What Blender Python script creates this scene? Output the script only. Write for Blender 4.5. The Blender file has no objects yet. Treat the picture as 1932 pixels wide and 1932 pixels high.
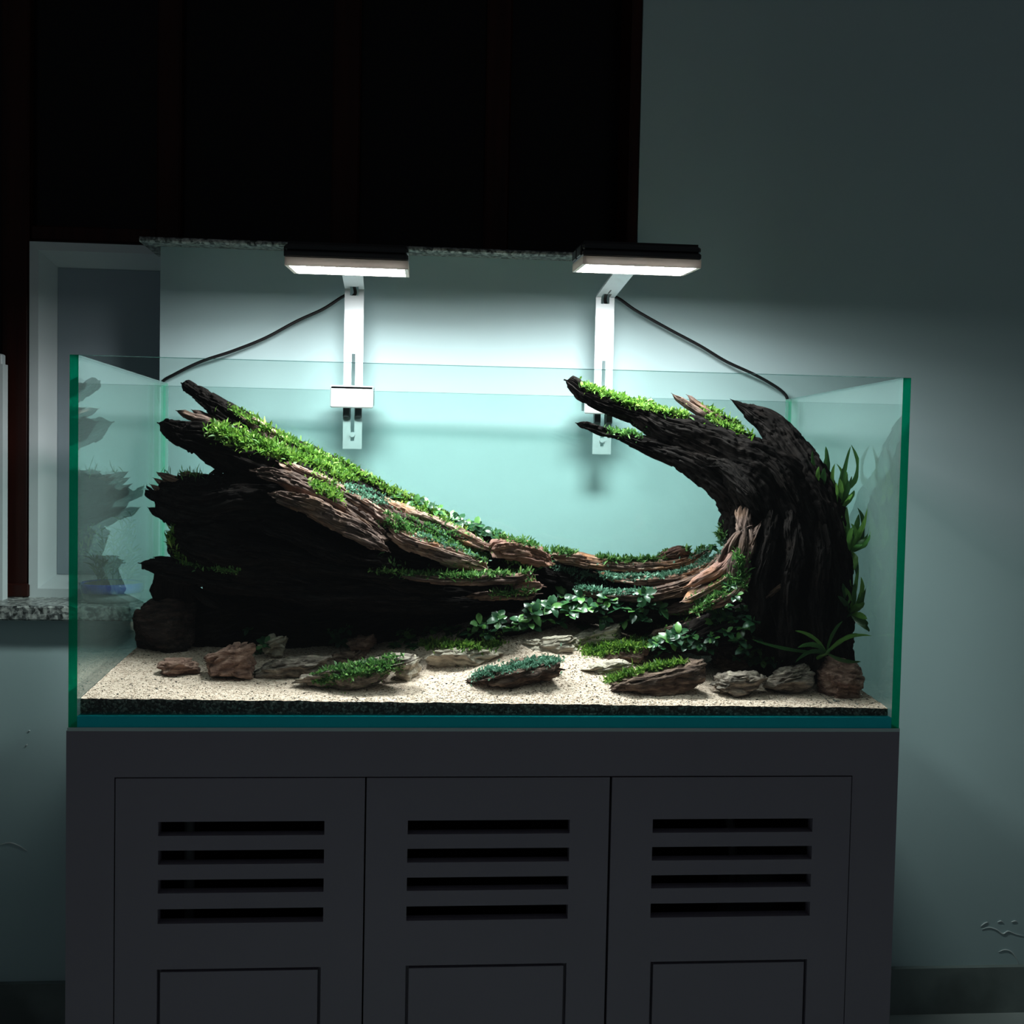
import bpy, math, random
import numpy as np
from mathutils import Vector, Matrix
from mathutils.bvhtree import BVHTree

random.seed(7)
rng = np.random.default_rng(7)
S = bpy.context.scene
COL = S.collection
ZB = 0.753                      # height of the underside of the tank above the floor
TW, TD, TH, TG = 1.2, 0.522, 0.519, 0.012

# ------------------------------------------------------------------ camera
CP = np.array([-0.1088, -1.5509, 0.3753 + ZB])
YAW, PITCH, ROLL, FPX = 0.08048, -0.04063, 0.02039, 2051.3
def _axes():
    f = np.array([math.sin(YAW)*math.cos(PITCH), math.cos(YAW)*math.cos(PITCH), math.sin(PITCH)])
    r = np.array([math.cos(YAW), -math.sin(YAW), 0.0])
    u = np.cross(r, f)
    c, s = math.cos(ROLL), math.sin(ROLL)
    return r*c + u*s, -r*s + u*c, f
CR, CU, CF = _axes()
cam_data = bpy.data.cameras.new('camera')
cam = bpy.data.objects.new('camera', cam_data)
COL.objects.link(cam)
m = Matrix(((CR[0], CU[0], -CF[0], CP[0]), (CR[1], CU[1], -CF[1], CP[1]), (CR[2], CU[2], -CF[2], CP[2]), (0, 0, 0, 1)))
cam.matrix_world = m
cam_data.sensor_fit = 'HORIZONTAL'
cam_data.sensor_width = 36.0
cam_data.lens = 36.0*FPX/1932.0
cam_data.clip_start = 0.02
S.camera = cam

def P(px, py, Y):
    """point of the place seen at pixel (px, py) of the photograph and standing at depth Y"""
    d = CF + CR*((px - 966)/FPX) - CU*((py - 966)/FPX)
    return CP + d*((Y - CP[1])/d[1])
def ray(px, py):
    d = CF + CR*((px - 966)/FPX) - CU*((py - 966)/FPX)
    return d/np.linalg.norm(d)
def mpp(Y):
    return (Y - CP[1])/FPX

# ------------------------------------------------------------------ world, exposure
W = bpy.data.worlds.new('world')
S.world = W
W.use_nodes = True
bg = W.node_tree.nodes['Background']
bg.inputs[0].default_value = (0.86, 0.93, 1.0, 1)
bg.inputs[1].default_value = 0.031
S.view_settings.view_transform = 'Standard'
S.view_settings.look = 'None'
S.view_settings.exposure = 0.10
S.view_settings.gamma = 1.0
S.view_settings.use_curve_mapping = False
S.cycles.use_denoising = True
S.cycles.max_bounces = 8
S.cycles.diffuse_bounces = 4
S.cycles.glossy_bounces = 4
S.cycles.transparent_max_bounces = 40
S.cycles.sample_clamp_indirect = 4.0
LAMP_STRENGTH = 62.0     # LED face itself
LAMP_WIDE, LAMP_DOWN = 4.4, 0.5   # watts of area lights added in each lamp to brighten walls and sand

# ------------------------------------------------------------------ node helpers
def mat(name):
    mt = bpy.data.materials.new(name)
    mt.use_nodes = True
    nt = mt.node_tree
    for n in list(nt.nodes):
        nt.nodes.remove(n)
    out = nt.nodes.new('ShaderNodeOutputMaterial')
    return mt, nt, out
def N(nt, kind, **kw):
    n = nt.nodes.new(kind)
    for k, v in kw.items():
        if k.startswith('i_'):
            key = k[2:]
            key = int(key) if key.isdigit() else key
            n.inputs[key].default_value = v
        else:
            setattr(n, k, v)
    return n
def L(nt, a, b):
    nt.links.new(a, b)
def ramp(nt, fac, stops, interp='LINEAR'):
    r = nt.nodes.new('ShaderNodeValToRGB')
    r.color_ramp.interpolation = interp
    el = r.color_ramp.elements
    while len(el) > 1:
        el.remove(el[-1])
    el[0].position = stops[0][0]; el[0].color = (*stops[0][1], 1)
    for p, c in stops[1:]:
        e = el.new(p); e.color = (*c, 1)
    L(nt, fac, r.inputs[0])
    return r
def plain(name, col, rough=0.6, metal=0.0, spec=0.5, noise=0.0, nscale=30.0, bump=0.0, bscale=200.0):
    mt, nt, out = mat(name)
    b = N(nt, 'ShaderNodeBsdfPrincipled')
    b.inputs['Roughness'].default_value = rough
    b.inputs['Metallic'].default_value = metal
    b.inputs['Specular IOR Level'].default_value = spec
    tc = N(nt, 'ShaderNodeTexCoord')
    if noise > 0:
        nz = N(nt, 'ShaderNodeTexNoise'); nz.inputs['Scale'].default_value = nscale; nz.inputs['Detail'].default_value = 6
        L(nt, tc.outputs['Object'], nz.inputs['Vector'])
        lo = tuple(c*(1 - noise) for c in col); hi = tuple(min(1, c*(1 + noise)) for c in col)
        r = ramp(nt, nz.outputs['Fac'], [(0.3, lo), (0.7, hi)])
        L(nt, r.outputs[0], b.inputs['Base Color'])
    else:
        b.inputs['Base Color'].default_value = (*col, 1)
    if bump > 0:
        n2 = N(nt, 'ShaderNodeTexNoise'); n2.inputs['Scale'].default_value = bscale; n2.inputs['Detail'].default_value = 4
        L(nt, tc.outputs['Object'], n2.inputs['Vector'])
        bp = N(nt, 'ShaderNodeBump'); bp.inputs['Strength'].default_value = bump; bp.inputs['Distance'].default_value = 0.002
        L(nt, n2.outputs['Fac'], bp.inputs['Height']); L(nt, bp.outputs[0], b.inputs['Normal'])
    L(nt, b.outputs[0], out.inputs[0])
    return mt

M = {}
M['wall'] = plain('wall_paint', (0.525, 0.70, 0.725), 0.75, noise=0.03, nscale=3, bump=0.12, bscale=60)
M['floor'] = plain('floor_tile', (0.42, 0.47, 0.46), 0.35, noise=0.08, nscale=12)
M['white_paint'] = plain('white_gloss_paint', (0.66, 0.74, 0.76), 0.45, noise=0.02, nscale=8)
M['panel_paint'] = plain('blue_grey_paint', (0.34, 0.42, 0.47), 0.5, noise=0.03, nscale=6)
M['cabinet'] = plain('charcoal_lacquer', (0.33, 0.30, 0.36), 0.5, spec=0.3, noise=0.03, nscale=4, bump=0.03, bscale=150)
M['cab_inside'] = plain('cabinet_inside', (0.05, 0.05, 0.055), 0.8)
M['black'] = plain('black_anodised', (0.018, 0.019, 0.022), 0.4, spec=0.5)
M['cord'] = plain('black_rubber', (0.008, 0.008, 0.009), 0.5, spec=0.3)
M['alu'] = plain('brushed_aluminium', (0.58, 0.63, 0.65), 0.42, metal=0.4, noise=0.03, nscale=40)
def acrylic():
    mt, nt, out = mat('frosted_acrylic')
    b = N(nt, 'ShaderNodeBsdfPrincipled'); b.inputs['Base Color'].default_value = (0.55, 0.48, 0.42, 1); b.inputs['Roughness'].default_value = 0.4
    tl = N(nt, 'ShaderNodeBsdfTranslucent'); tl.inputs[0].default_value = (0.62, 0.55, 0.48, 1)
    mx = N(nt, 'ShaderNodeMixShader'); mx.inputs[0].default_value = 0.016
    L(nt, b.outputs[0], mx.inputs[1]); L(nt, tl.outputs[0], mx.inputs[2]); L(nt, mx.outputs[0], out.inputs[0])
    return mt
M['champagne'] = acrylic()
M['hose'] = plain('grey_hose', (0.4, 0.44, 0.46), 0.5)
M['blueglaze'] = plain('blue_glaze', (0.006, 0.02, 0.42), 0.15, noise=0.25, nscale=30)
M['stoneware'] = plain('pale_stoneware', (0.42, 0.46, 0.46), 0.6, noise=0.08, nscale=40)
M['potsoil'] = plain('pot_soil', (0.05, 0.03, 0.022), 0.95, noise=0.4, nscale=150, bump=0.8, bscale=300)
M['mat'] = plain('foam_mat', (0.70, 0.88, 0.88), 0.8)
M['flake'] = plain('paint_flake', (0.72, 0.79, 0.80), 0.7)

def granite():
    mt, nt, out = mat('speckled_granite')
    b = N(nt, 'ShaderNodeBsdfPrincipled'); b.inputs['Roughness'].default_value = 0.35
    tc = N(nt, 'ShaderNodeTexCoord')
    v = N(nt, 'ShaderNodeTexVoronoi'); v.inputs['Scale'].default_value = 150
    nz = N(nt, 'ShaderNodeTexNoise'); nz.inputs['Scale'].default_value = 110; nz.inputs['Detail'].default_value = 6
    L(nt, tc.outputs['Object'], v.inputs['Vector']); L(nt, tc.outputs['Object'], nz.inputs['Vector'])
    mx = N(nt, 'ShaderNodeMath', operation='MULTIPLY_ADD'); L(nt, v.outputs['Color'], mx.inputs[0]); mx.inputs[1].default_value = 0.45
    L(nt, nz.outputs['Fac'], mx.inputs[2])
    r = ramp(nt, mx.outputs[0], [(0.50, (0.03, 0.035, 0.035)), (0.66, (0.16, 0.18, 0.18)), (0.78, (0.38, 0.41, 0.39)), (0.95, (0.62, 0.66, 0.63))])
    L(nt, r.outputs[0], b.inputs['Base Color']); L(nt, b.outputs[0], out.inputs[0])
    return mt
M['granite'] = granite()

def timber():
    mt, nt, out = mat('dark_red_timber')
    b = N(nt, 'ShaderNodeBsdfPrincipled'); b.inputs['Roughness'].default_value = 0.45; b.inputs['Specular IOR Level'].default_value = 0.25
    tc = N(nt, 'ShaderNodeTexCoord'); mp = N(nt, 'ShaderNodeMapping'); mp.inputs['Scale'].default_value = (60, 60, 3)
    nz = N(nt, 'ShaderNodeTexNoise'); nz.inputs['Scale'].default_value = 1.0; nz.inputs['Detail'].default_value = 6
    L(nt, tc.outputs['Object'], mp.inputs[0]); L(nt, mp.outputs[0], nz.inputs['Vector'])
    r = ramp(nt, nz.outputs['Fac'], [(0.3, (0.016, 0.004, 0.003)), (0.7, (0.036, 0.008, 0.005))])
    L(nt, r.outputs[0], b.inputs['Base Color']); L(nt, b.outputs[0], out.inputs[0])
    return mt
M['timber'] = timber()
M['darkglass'] = plain('unlit_window_glass', (0.004, 0.004, 0.006), 0.25, spec=0.25)

def skirting():
    mt, nt, out = mat('stained_skirting')
    b = N(nt, 'ShaderNodeBsdfPrincipled'); b.inputs['Roughness'].default_value = 0.4
    tc = N(nt, 'ShaderNodeTexCoord')
    nz = N(nt, 'ShaderNodeTexNoise'); nz.inputs['Scale'].default_value = 4; nz.inputs['Detail'].default_value = 5
    L(nt, tc.outputs['Object'], nz.inputs['Vector'])
    r = ramp(nt, nz.outputs['Fac'], [(0.42, (0.14, 0.17, 0.165)), (0.55, (0.24, 0.29, 0.28))])
    L(nt, r.outputs[0], b.inputs['Base Color']); L(nt, b.outputs[0], out.inputs[0])
    return mt
M['skirting'] = skirting()

def pane_glass(name, tint, haze=0.02, edge=False):
    """clear tinted pane: straight transmission with a Schlick reflection that is the same from both sides"""
    mt, nt, out = mat(name)
    tr = N(nt, 'ShaderNodeBsdfTransparent'); tr.inputs[0].default_value = (*tint, 1)
    gl = N(nt, 'ShaderNodeBsdfGlossy'); gl.inputs['Roughness'].default_value = 0.0; gl.inputs[0].default_value = (0.95, 1, 1, 1)
    lw = N(nt, 'ShaderNodeLayerWeight'); lw.inputs['Blend'].default_value = 0.5
    pw = N(nt, 'ShaderNodeMath', operation='POWER'); L(nt, lw.outputs['Facing'], pw.inputs[0]); pw.inputs[1].default_value = 3.6
    ma = N(nt, 'ShaderNodeMath', operation='MULTIPLY_ADD'); L(nt, pw.outputs[0], ma.inputs[0]); ma.inputs[1].default_value = 0.96; ma.inputs[2].default_value = 0.04
    mx = N(nt, 'ShaderNodeMixShader'); L(nt, ma.outputs[0], mx.inputs[0])
    base = tr.outputs[0]
    if haze > 0:
        tl = N(nt, 'ShaderNodeBsdfTranslucent'); tl.inputs[0].default_value = (0.75, 0.95, 0.9, 1)
        df = N(nt, 'ShaderNodeBsdfDiffuse'); df.inputs[0].default_value = (0.75, 0.95, 0.9, 1)
        ad = N(nt, 'ShaderNodeMixShader'); ad.inputs[0].default_value = 0.5
        L(nt, tl.outputs[0], ad.inputs[1]); L(nt, df.outputs[0], ad.inputs[2])
        hz = N(nt, 'ShaderNodeMixShader'); hz.inputs[0].default_value = haze
        L(nt, tr.outputs[0], hz.inputs[1]); L(nt, ad.outputs[0], hz.inputs[2])
        base = hz.outputs[0]
    L(nt, base, mx.inputs[1]); L(nt, gl.outputs[0], mx.inputs[2])
    L(nt, mx.outputs[0], out.inputs[0])
    return mt
M['glass'] = pane_glass('float_glass', (0.853, 0.908, 0.896), 0.0)
M['side_glass'] = pane_glass('misted_side_glass', (0.935, 0.99, 0.972), 0.06)

def edge_glass(name, tint, diff, dfac):
    mt, nt, out = mat(name)
    tr = N(nt, 'ShaderNodeBsdfTransparent'); tr.inputs[0].default_value = (*tint, 1)
    b = N(nt, 'ShaderNodeBsdfPrincipled'); b.inputs['Base Color'].default_value = (*diff, 1); b.inputs['Roughness'].default_value = 0.15
    mx = N(nt, 'ShaderNodeMixShader'); mx.inputs[0].default_value = dfac
    L(nt, tr.outputs[0], mx.inputs[1]); L(nt, b.outputs[0], mx.inputs[2]); L(nt, mx.outputs[0], out.inputs[0])
    return mt
M['edge'] = edge_glass('green_glass_edge', (0.0, 0.50, 0.27), (0.0, 0.75, 0.36), 0.45)
M['topedge'] = edge_glass('thin_glass_edge', (0.25, 0.5, 0.48), (0.05, 0.22, 0.2), 0.4)
M['base_edge'] = edge_glass('teal_glass_edge', (0.02, 0.3, 0.33), (0.0, 0.85, 0.98), 0.9)
M['silicone'] = edge_glass('clear_silicone', (0.55, 0.8, 0.76), (0.35, 0.55, 0.52), 0.35)

def lamp_panel():
    mt, nt, out = mat('led_panel')
    e = N(nt, 'ShaderNodeEmission'); e.inputs[0].default_value = (0.98, 1.0, 0.985, 1); e.inputs[1].default_value = LAMP_STRENGTH
    L(nt, e.outputs[0], out.inputs[0])
    return mt
M['led'] = lamp_panel()

def wood(name, cols, tan=0.25, bump=0.7, spec=0.15):
    mt, nt, out = mat(name)
    b = N(nt, 'ShaderNodeBsdfPrincipled'); b.inputs['Roughness'].default_value = 0.85; b.inputs['Specular IOR Level'].default_value = spec
    at = N(nt, 'ShaderNodeAttribute', attribute_name='grain')
    n1 = N(nt, 'ShaderNodeTexNoise'); n1.inputs['Scale'].default_value = 260; n1.inputs['Detail'].default_value = 8; n1.inputs['Roughness'].default_value = 0.62
    L(nt, at.outputs['Vector'], n1.inputs['Vector'])
    tc = N(nt, 'ShaderNodeTexCoord')
    n2 = N(nt, 'ShaderNodeTexNoise'); n2.inputs['Scale'].default_value = 22; n2.inputs['Detail'].default_value = 4
    L(nt, tc.outputs['Object'], n2.inputs['Vector'])
    r1 = ramp(nt, n1.outputs['Fac'], [(0.30, cols[0]), (0.52, cols[1]), (0.72, cols[2])])
    r2 = ramp(nt, n2.outputs['Fac'], [(0.50, (0, 0, 0)), (0.68, (1, 1, 1))])
    mu = N(nt, 'ShaderNodeMath', operation='MULTIPLY'); L(nt, r2.outputs[0], mu.inputs[0]); mu.inputs[1].default_value = tan
    mx = N(nt, 'ShaderNodeMix', data_type='RGBA'); L(nt, mu.outputs[0], mx.inputs[0]); L(nt, r1.outputs[0], mx.inputs[6]); mx.inputs[7].default_value = (*cols[3], 1)
    L(nt, mx.outputs[2], b.inputs['Base Color'])
    n3 = N(nt, 'ShaderNodeTexNoise'); n3.inputs['Scale'].default_value = 520; n3.inputs['Detail'].default_value = 5
    L(nt, at.outputs['Vector'], n3.inputs['Vector'])
    bp = N(nt, 'ShaderNodeBump'); bp.inputs['Strength'].default_value = bump; bp.inputs['Distance'].default_value = 0.004
    L(nt, n3.outputs['Fac'], bp.inputs['Height']); L(nt, bp.outputs[0], b.inputs['Normal'])
    L(nt, b.outputs[0], out.inputs[0])
    return mt
M['wood'] = wood('weathered_driftwood', [(0.018, 0.012, 0.011), (0.105, 0.066, 0.056), (0.31, 0.205, 0.175), (0.36, 0.19, 0.10)], 0.25)
M['wood_shade'] = wood('shade_dark_driftwood', [(0.0025, 0.002, 0.002), (0.008, 0.0062, 0.006), (0.026, 0.021, 0.020), (0.02, 0.012, 0.009)], 0.2, spec=0.04)  # driftwood darkened in colour to stand in for shade on its front faces
M['wood_lit'] = wood('lit_tan_driftwood', [(0.06, 0.032, 0.026), (0.34, 0.215, 0.175), (0.62, 0.455, 0.36), (0.60, 0.24, 0.07)], 0.45)  # paler tan copy of the driftwood, lamp light put into its colour
M['wood_red'] = wood('reddish_root_wood', [(0.06, 0.028, 0.022), (0.27, 0.145, 0.12), (0.48, 0.30, 0.25), (0.52, 0.20, 0.06)], 0.28)

def rock(name, cols, scale=90):
    mt, nt, out = mat(name)
    b = N(nt, 'ShaderNodeBsdfPrincipled'); b.inputs['Roughness'].default_value = 0.85; b.inputs['Specular IOR Level'].default_value = 0.2
    tc = N(nt, 'ShaderNodeTexCoord'); mp = N(nt, 'ShaderNodeMapping'); mp.inputs['Scale'].default_value = (0.45, 0.7, 1.6)
    L(nt, tc.outputs['Object'], mp.inputs[0])
    n1 = N(nt, 'ShaderNodeTexNoise'); n1.inputs['Scale'].default_value = scale; n1.inputs['Detail'].default_value = 8; n1.inputs['Roughness'].default_value = 0.65
    L(nt, mp.outputs[0], n1.inputs['Vector'])
    r = ramp(nt, n1.outputs['Fac'], [(0.33, cols[0]), (0.5, cols[1]), (0.68, cols[2])])
    L(nt, r.outputs[0], b.inputs['Base Color'])
    n2 = N(nt, 'ShaderNodeTexNoise'); n2.inputs['Scale'].default_value = scale*3.5; n2.inputs['Detail'].default_value = 5
    L(nt, mp.outputs[0], n2.inputs['Vector'])
    bp = N(nt, 'ShaderNodeBump'); bp.inputs['Strength'].default_value = 0.7; bp.inputs['Distance'].default_value = 0.004
    L(nt, n2.outputs['Fac'], bp.inputs['Height']); L(nt, bp.outputs[0], b.inputs['Normal'])
    L(nt, b.outputs[0], out.inputs[0])
    return mt
M['rock_red'] = rock('red_brown_stone', [(0.06, 0.03, 0.024), (0.20, 0.115, 0.09), (0.36, 0.23, 0.18)])
M['rock_grey'] = rock('grey_brown_slate', [(0.05, 0.042, 0.036), (0.20, 0.16, 0.135), (0.44, 0.37, 0.30)])
M['rock_pale'] = rock('pale_sandstone', [(0.20, 0.165, 0.13), (0.42, 0.36, 0.29), (0.62, 0.55, 0.45)])
M['rock_shaded'] = rock('shaded_umber_block', [(0.008, 0.006, 0.006), (0.028, 0.018, 0.016), (0.07, 0.045, 0.038)])  # brown stone with the shade under the log put into its tones
M['rock_dark'] = rock('dark_brown_slate', [(0.02, 0.013, 0.011), (0.09, 0.055, 0.042), (0.24, 0.16, 0.12)])

def leafmat(name, cols, rough, trans, per_blade=False):
    mt, nt, out = mat(name)
    b = N(nt, 'ShaderNodeBsdfPrincipled'); b.inputs['Roughness'].default_value = rough; b.inputs['Specular IOR Level'].default_value = 0.5
    oi = N(nt, 'ShaderNodeObjectInfo'); at = N(nt, 'ShaderNodeAttribute', attribute_name='rnd')
    fr = N(nt, 'ShaderNodeMath', operation='ADD')
    if per_blade: L(nt, at.outputs['Fac'], fr.inputs[0])
    else: L(nt, oi.outputs['Random'], fr.inputs[0])
    fr.inputs[1].default_value = 0.0
    r = ramp(nt, fr.outputs[0], [(0.0, cols[0]), (0.55, cols[1]), (1.0, cols[2])])
    L(nt, r.outputs[0], b.inputs['Base Color'])
    tl = N(nt, 'ShaderNodeBsdfTranslucent'); L(nt, r.outputs[0], tl.inputs[0])
    mx = N(nt, 'ShaderNodeMixShader'); mx.inputs[0].default_value = trans
    L(nt, b.outputs[0], mx.inputs[1]); L(nt, tl.outputs[0], mx.inputs[2]); L(nt, mx.outputs[0], out.inputs[0])
    return mt
M['moss_bright'] = leafmat('bright_moss', [(0.025, 0.085, 0.012), (0.12, 0.27, 0.03), (0.36, 0.52, 0.11)], 0.6, 0.35, True)
M['moss_green'] = leafmat('green_moss', [(0.02, 0.075, 0.02), (0.09, 0.24, 0.055), (0.27, 0.47, 0.13)], 0.6, 0.3, True)
M['moss_teal'] = leafmat('blue_green_moss', [(0.04, 0.12, 0.075), (0.13, 0.30, 0.20), (0.33, 0.56, 0.43)], 0.55, 0.25, True)
M['leaf'] = leafmat('glossy_dark_leaf', [(0.010, 0.042, 0.018), (0.03, 0.11, 0.045), (0.13, 0.32, 0.07)], 0.3, 0.15)
M['fern'] = leafmat('fern_leaf', [(0.02, 0.075, 0.02), (0.05, 0.15, 0.03), (0.13, 0.28, 0.05)], 0.35, 0.35)
M['grass'] = leafmat('pot_grass', [(0.02, 0.06, 0.025), (0.06, 0.13, 0.045), (0.18, 0.27, 0.09)], 0.6, 0.3)

def sandmat():
    mt, nt, out = mat('beige_sand')
    b = N(nt, 'ShaderNodeBsdfPrincipled'); b.inputs['Roughness'].default_value = 0.9; b.inputs['Specular IOR Level'].default_value = 0.2
    tc = N(nt, 'ShaderNodeTexCoord')
    v = N(nt, 'ShaderNodeTexVoronoi'); v.inputs['Scale'].default_value = 420
    L(nt, tc.outputs['Object'], v.inputs['Vector'])
    sp = N(nt, 'ShaderNodeSeparateColor'); L(nt, v.outputs['Color'], sp.inputs[0])
    r = ramp(nt, sp.outputs[0], [(0.0, (0.10, 0.07, 0.05)), (0.07, (0.31, 0.22, 0.165)), (0.3, (0.54, 0.41, 0.325)), (1.0, (0.74, 0.59, 0.49))])
    L(nt, r.outputs[0], b.inputs['Base Color'])
    bp = N(nt, 'ShaderNodeBump'); bp.inputs['Strength'].default_value = 0.8; bp.inputs['Distance'].default_value = 0.0015; bp.invert = True
    L(nt, v.outputs['Distance'], bp.inputs['Height']); L(nt, bp.outputs[0], b.inputs['Normal'])
    L(nt, b.outputs[0], out.inputs[0])
    return mt
M['sand'] = sandmat()
def soilmat():
    mt, nt, out = mat('dark_soil')
    b = N(nt, 'ShaderNodeBsdfPrincipled'); b.inputs['Roughness'].default_value = 0.9
    tc = N(nt, 'ShaderNodeTexCoord')
    v = N(nt, 'ShaderNodeTexVoronoi'); v.inputs['Scale'].default_value = 330
    L(nt, tc.outputs['Object'], v.inputs['Vector'])
    sp = N(nt, 'ShaderNodeSeparateColor'); L(nt, v.outputs['Color'], sp.inputs[0])
    r = ramp(nt, sp.outputs[0], [(0.0, (0.006, 0.007, 0.006)), (0.6, (0.05, 0.055, 0.05)), (1.0, (0.28, 0.30, 0.27))])
    L(nt, r.outputs[0], b.inputs['Base Color'])
    bp = N(nt, 'ShaderNodeBump'); bp.inputs['Strength'].default_value = 1.0; bp.inputs['Distance'].default_value = 0.002; bp.invert = True
    L(nt, v.outputs['Distance'], bp.inputs['Height']); L(nt, bp.outputs[0], b.inputs['Normal'])
    L(nt, b.outputs[0], out.inputs[0])
    return mt
M['soil'] = soilmat()
M['grain_dark'] = plain('dark_grains', (0.05, 0.045, 0.04), 0.9)
M['grain_pale'] = plain('pale_grains', (0.58, 0.47, 0.38), 0.9, noise=0.3, nscale=200)

# ------------------------------------------------------------------ object helpers
def wloc(o):
    v = Vector((0, 0, 0))
    while o is not None:
        v = v + o.location
        o = o.parent
    return np.array(v)
def obj(name, verts, faces, material, parent=None, smooth=False, origin=None, mats=None, fmat=None):
    verts = np.asarray(verts, dtype=np.float64)
    if parent is not None:
        base = wloc(parent)
    else:
        base = np.zeros(3)
    if origin is None:
        origin = base if parent is not None else np.array([verts[:, 0].mean(), verts[:, 1].mean(), verts[:, 2].min()])
    me = bpy.data.meshes.new(name)
    vv = verts - origin
    if isinstance(faces, np.ndarray):
        nf, k = faces.shape
        me.vertices.add(len(vv)); me.vertices.foreach_set('co', vv.ravel())
        me.loops.add(nf*k); me.loops.foreach_set('vertex_index', faces.astype(np.int32).ravel())
        me.polygons.add(nf); me.polygons.foreach_set('loop_start', np.arange(0, nf*k, k, dtype=np.int32))
        me.update(calc_edges=True)
    else:
        me.from_pydata(vv.tolist(), [], faces)
    for mm in (mats or [material]):
        me.materials.append(mm)
    if fmat is not None:
        me.polygons.foreach_set('material_index', np.asarray(fmat, dtype=np.int32))
    if smooth:
        me.polygons.foreach_set('use_smooth', np.ones(len(me.polygons), dtype=bool))
    me.update()
    o = bpy.data.objects.new(name, me)
    COL.objects.link(o)
    o.location = Vector(origin - base)
    if parent is not None:
        o.parent = parent
    return o
def thing(name, loc, label, cat, group=None):
    o = bpy.data.objects.new(name, None)
    o.empty_display_size = 0.02
    COL.objects.link(o)
    o.location = Vector(loc)
    return tag(o, label, cat, group)
def tag(o, label=None, cat=None, group=None, kind=None):
    if label: o['label'] = label
    if cat: o['category'] = cat
    if group: o['group'] = group
    if kind: o['kind'] = kind
    return o
class MB:
    def __init__(self):
        self.v = []; self.f = []; self.m = []
    def quad_box(self, c8, mi=0):
        b = len(self.v); self.v += [tuple(p) for p in c8]
        for q in ((0, 3, 2, 1), (4, 5, 6, 7), (0, 1, 5, 4), (1, 2, 6, 5), (2, 3, 7, 6), (3, 0, 4, 7)):
            self.f.append(tuple(b + k for k in q)); self.m.append(mi)
        return self
    def box(self, x0, x1, y0, y1, z0, z1, mi=0):
        return self.quad_box([(x0, y0, z0), (x1, y0, z0), (x1, y1, z0), (x0, y1, z0), (x0, y0, z1), (x1, y0, z1), (x1, y1, z1), (x0, y1, z1)], mi)
    def bbox(self, x0, x1, y0, y1, z0, z1, b, mi=0):
        """box with bevelled vertical-front edges: an octagonal section in x-y, chamfered top and bottom"""
        def ring(i, z):
            return [(x0 + i, y0, z), (x1 - i, y0, z), (x1, y0 + i, z), (x1, y1 - i, z), (x1 - i, y1, z), (x0 + i, y1, z), (x0, y1 - i, z), (x0, y0 + i, z)]
        def shrink(r, d):
            cx, cy = (x0 + x1)/2, (y0 + y1)/2
            return [(px + (d if px < cx else -d), py + (d if py < cy else -d), pz) for px, py, pz in r]
        rings = [shrink(ring(b, z0), b), ring(b, z0 + b), ring(b, z1 - b), shrink(ring(b, z1), b)]
        s = len(self.v)
        for r in rings: self.v += r
        for k in range(3):
            for j in range(8):
                j2 = (j + 1) % 8
                self.f.append((s + k*8 + j, s + k*8 + j2, s + k*8 + 8 + j2, s + k*8 + 8 + j)); self.m.append(mi)
        self.f.append(tuple(s + 7 - j for j in range(8))); self.m.append(mi)
        self.f.append(tuple(s + 24 + j for j in range(8))); self.m.append(mi)
        return self
    def tube(self, pts, r, k=10, mi=0):
        pts = [Vector(p) for p in pts]
        s = len(self.v)
        for i, p in enumerate(pts):
            t = (pts[min(i + 1, len(pts) - 1)] - pts[max(i - 1, 0)]).normalized()
            a = t.cross(Vector((0.13, 0.9, 0.31))).normalized(); b = t.cross(a)
            rr = r[i] if hasattr(r, '__len__') else r
            for j in range(k):
                an = 2*math.pi*j/k
                self.v.append(tuple(p + (a*math.cos(an) + b*math.sin(an))*rr))
        for i in range(len(pts) - 1):
            for j in range(k):
                j2 = (j + 1) % k
                self.f.append((s + i*k + j, s + i*k + j2, s + (i + 1)*k + j2, s + (i + 1)*k + j)); self.m.append(mi)
        self.f.append(tuple(s + k - 1 - j for j in range(k))); self.m.append(mi)
        e = s + (len(pts) - 1)*k
        self.f.append(tuple(e + j for j in range(k))); self.m.append(mi)
        return self
    def lathe(self, prof, c, k=40, mi=0):
        s = len(self.v)
        for r, z in prof:
            for j in range(k):
                an = 2*math.pi*j/k
                self.v.append((c[0] + r*math.cos(an), c[1] + r*math.sin(an), c[2] + z))
        for i in range(len(prof) - 1):
            for j in range(k):
                j2 = (j + 1) % k
                self.f.append((s + i*k + j, s + i*k + j2, s + (i + 1)*k + j2, s + (i + 1)*k + j)); self.m.append(mi)
        self.f.append(tuple(s + k - 1 - j for j in range(k))); self.m.append(mi)
        e = s + (len(prof) - 1)*k
        self.f.append(tuple(e + j for j in range(k))); self.m.append(mi)
        return self
    def build(self, name, material, parent=None, smooth=False, mats=None, origin=None):
        return obj(name, self.v, self.f, material, parent, smooth, origin, mats, self.m if mats else None)

def spline(pts, n):
    """Catmull-Rom through rows of any width"""
    a = np.asarray(pts, dtype=float)
    a = np.vstack([2*a[0] - a[1], a, 2*a[-1] - a[-2]])
    seg = len(a) - 3
    t = np.linspace(0, seg, n); i = np.minimum(t.astype(int), seg - 1); f = (t - i)[:, None]
    p0, p1, p2, p3 = a[i], a[i + 1], a[i + 2], a[i + 3]
    return 0.5*((2*p1) + (-p0 + p2)*f + (2*p0 - 5*p1 + 4*p2 - p3)*f*f + (-p0 + 3*p1 - 3*p2 + p3)*f**3)

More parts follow.
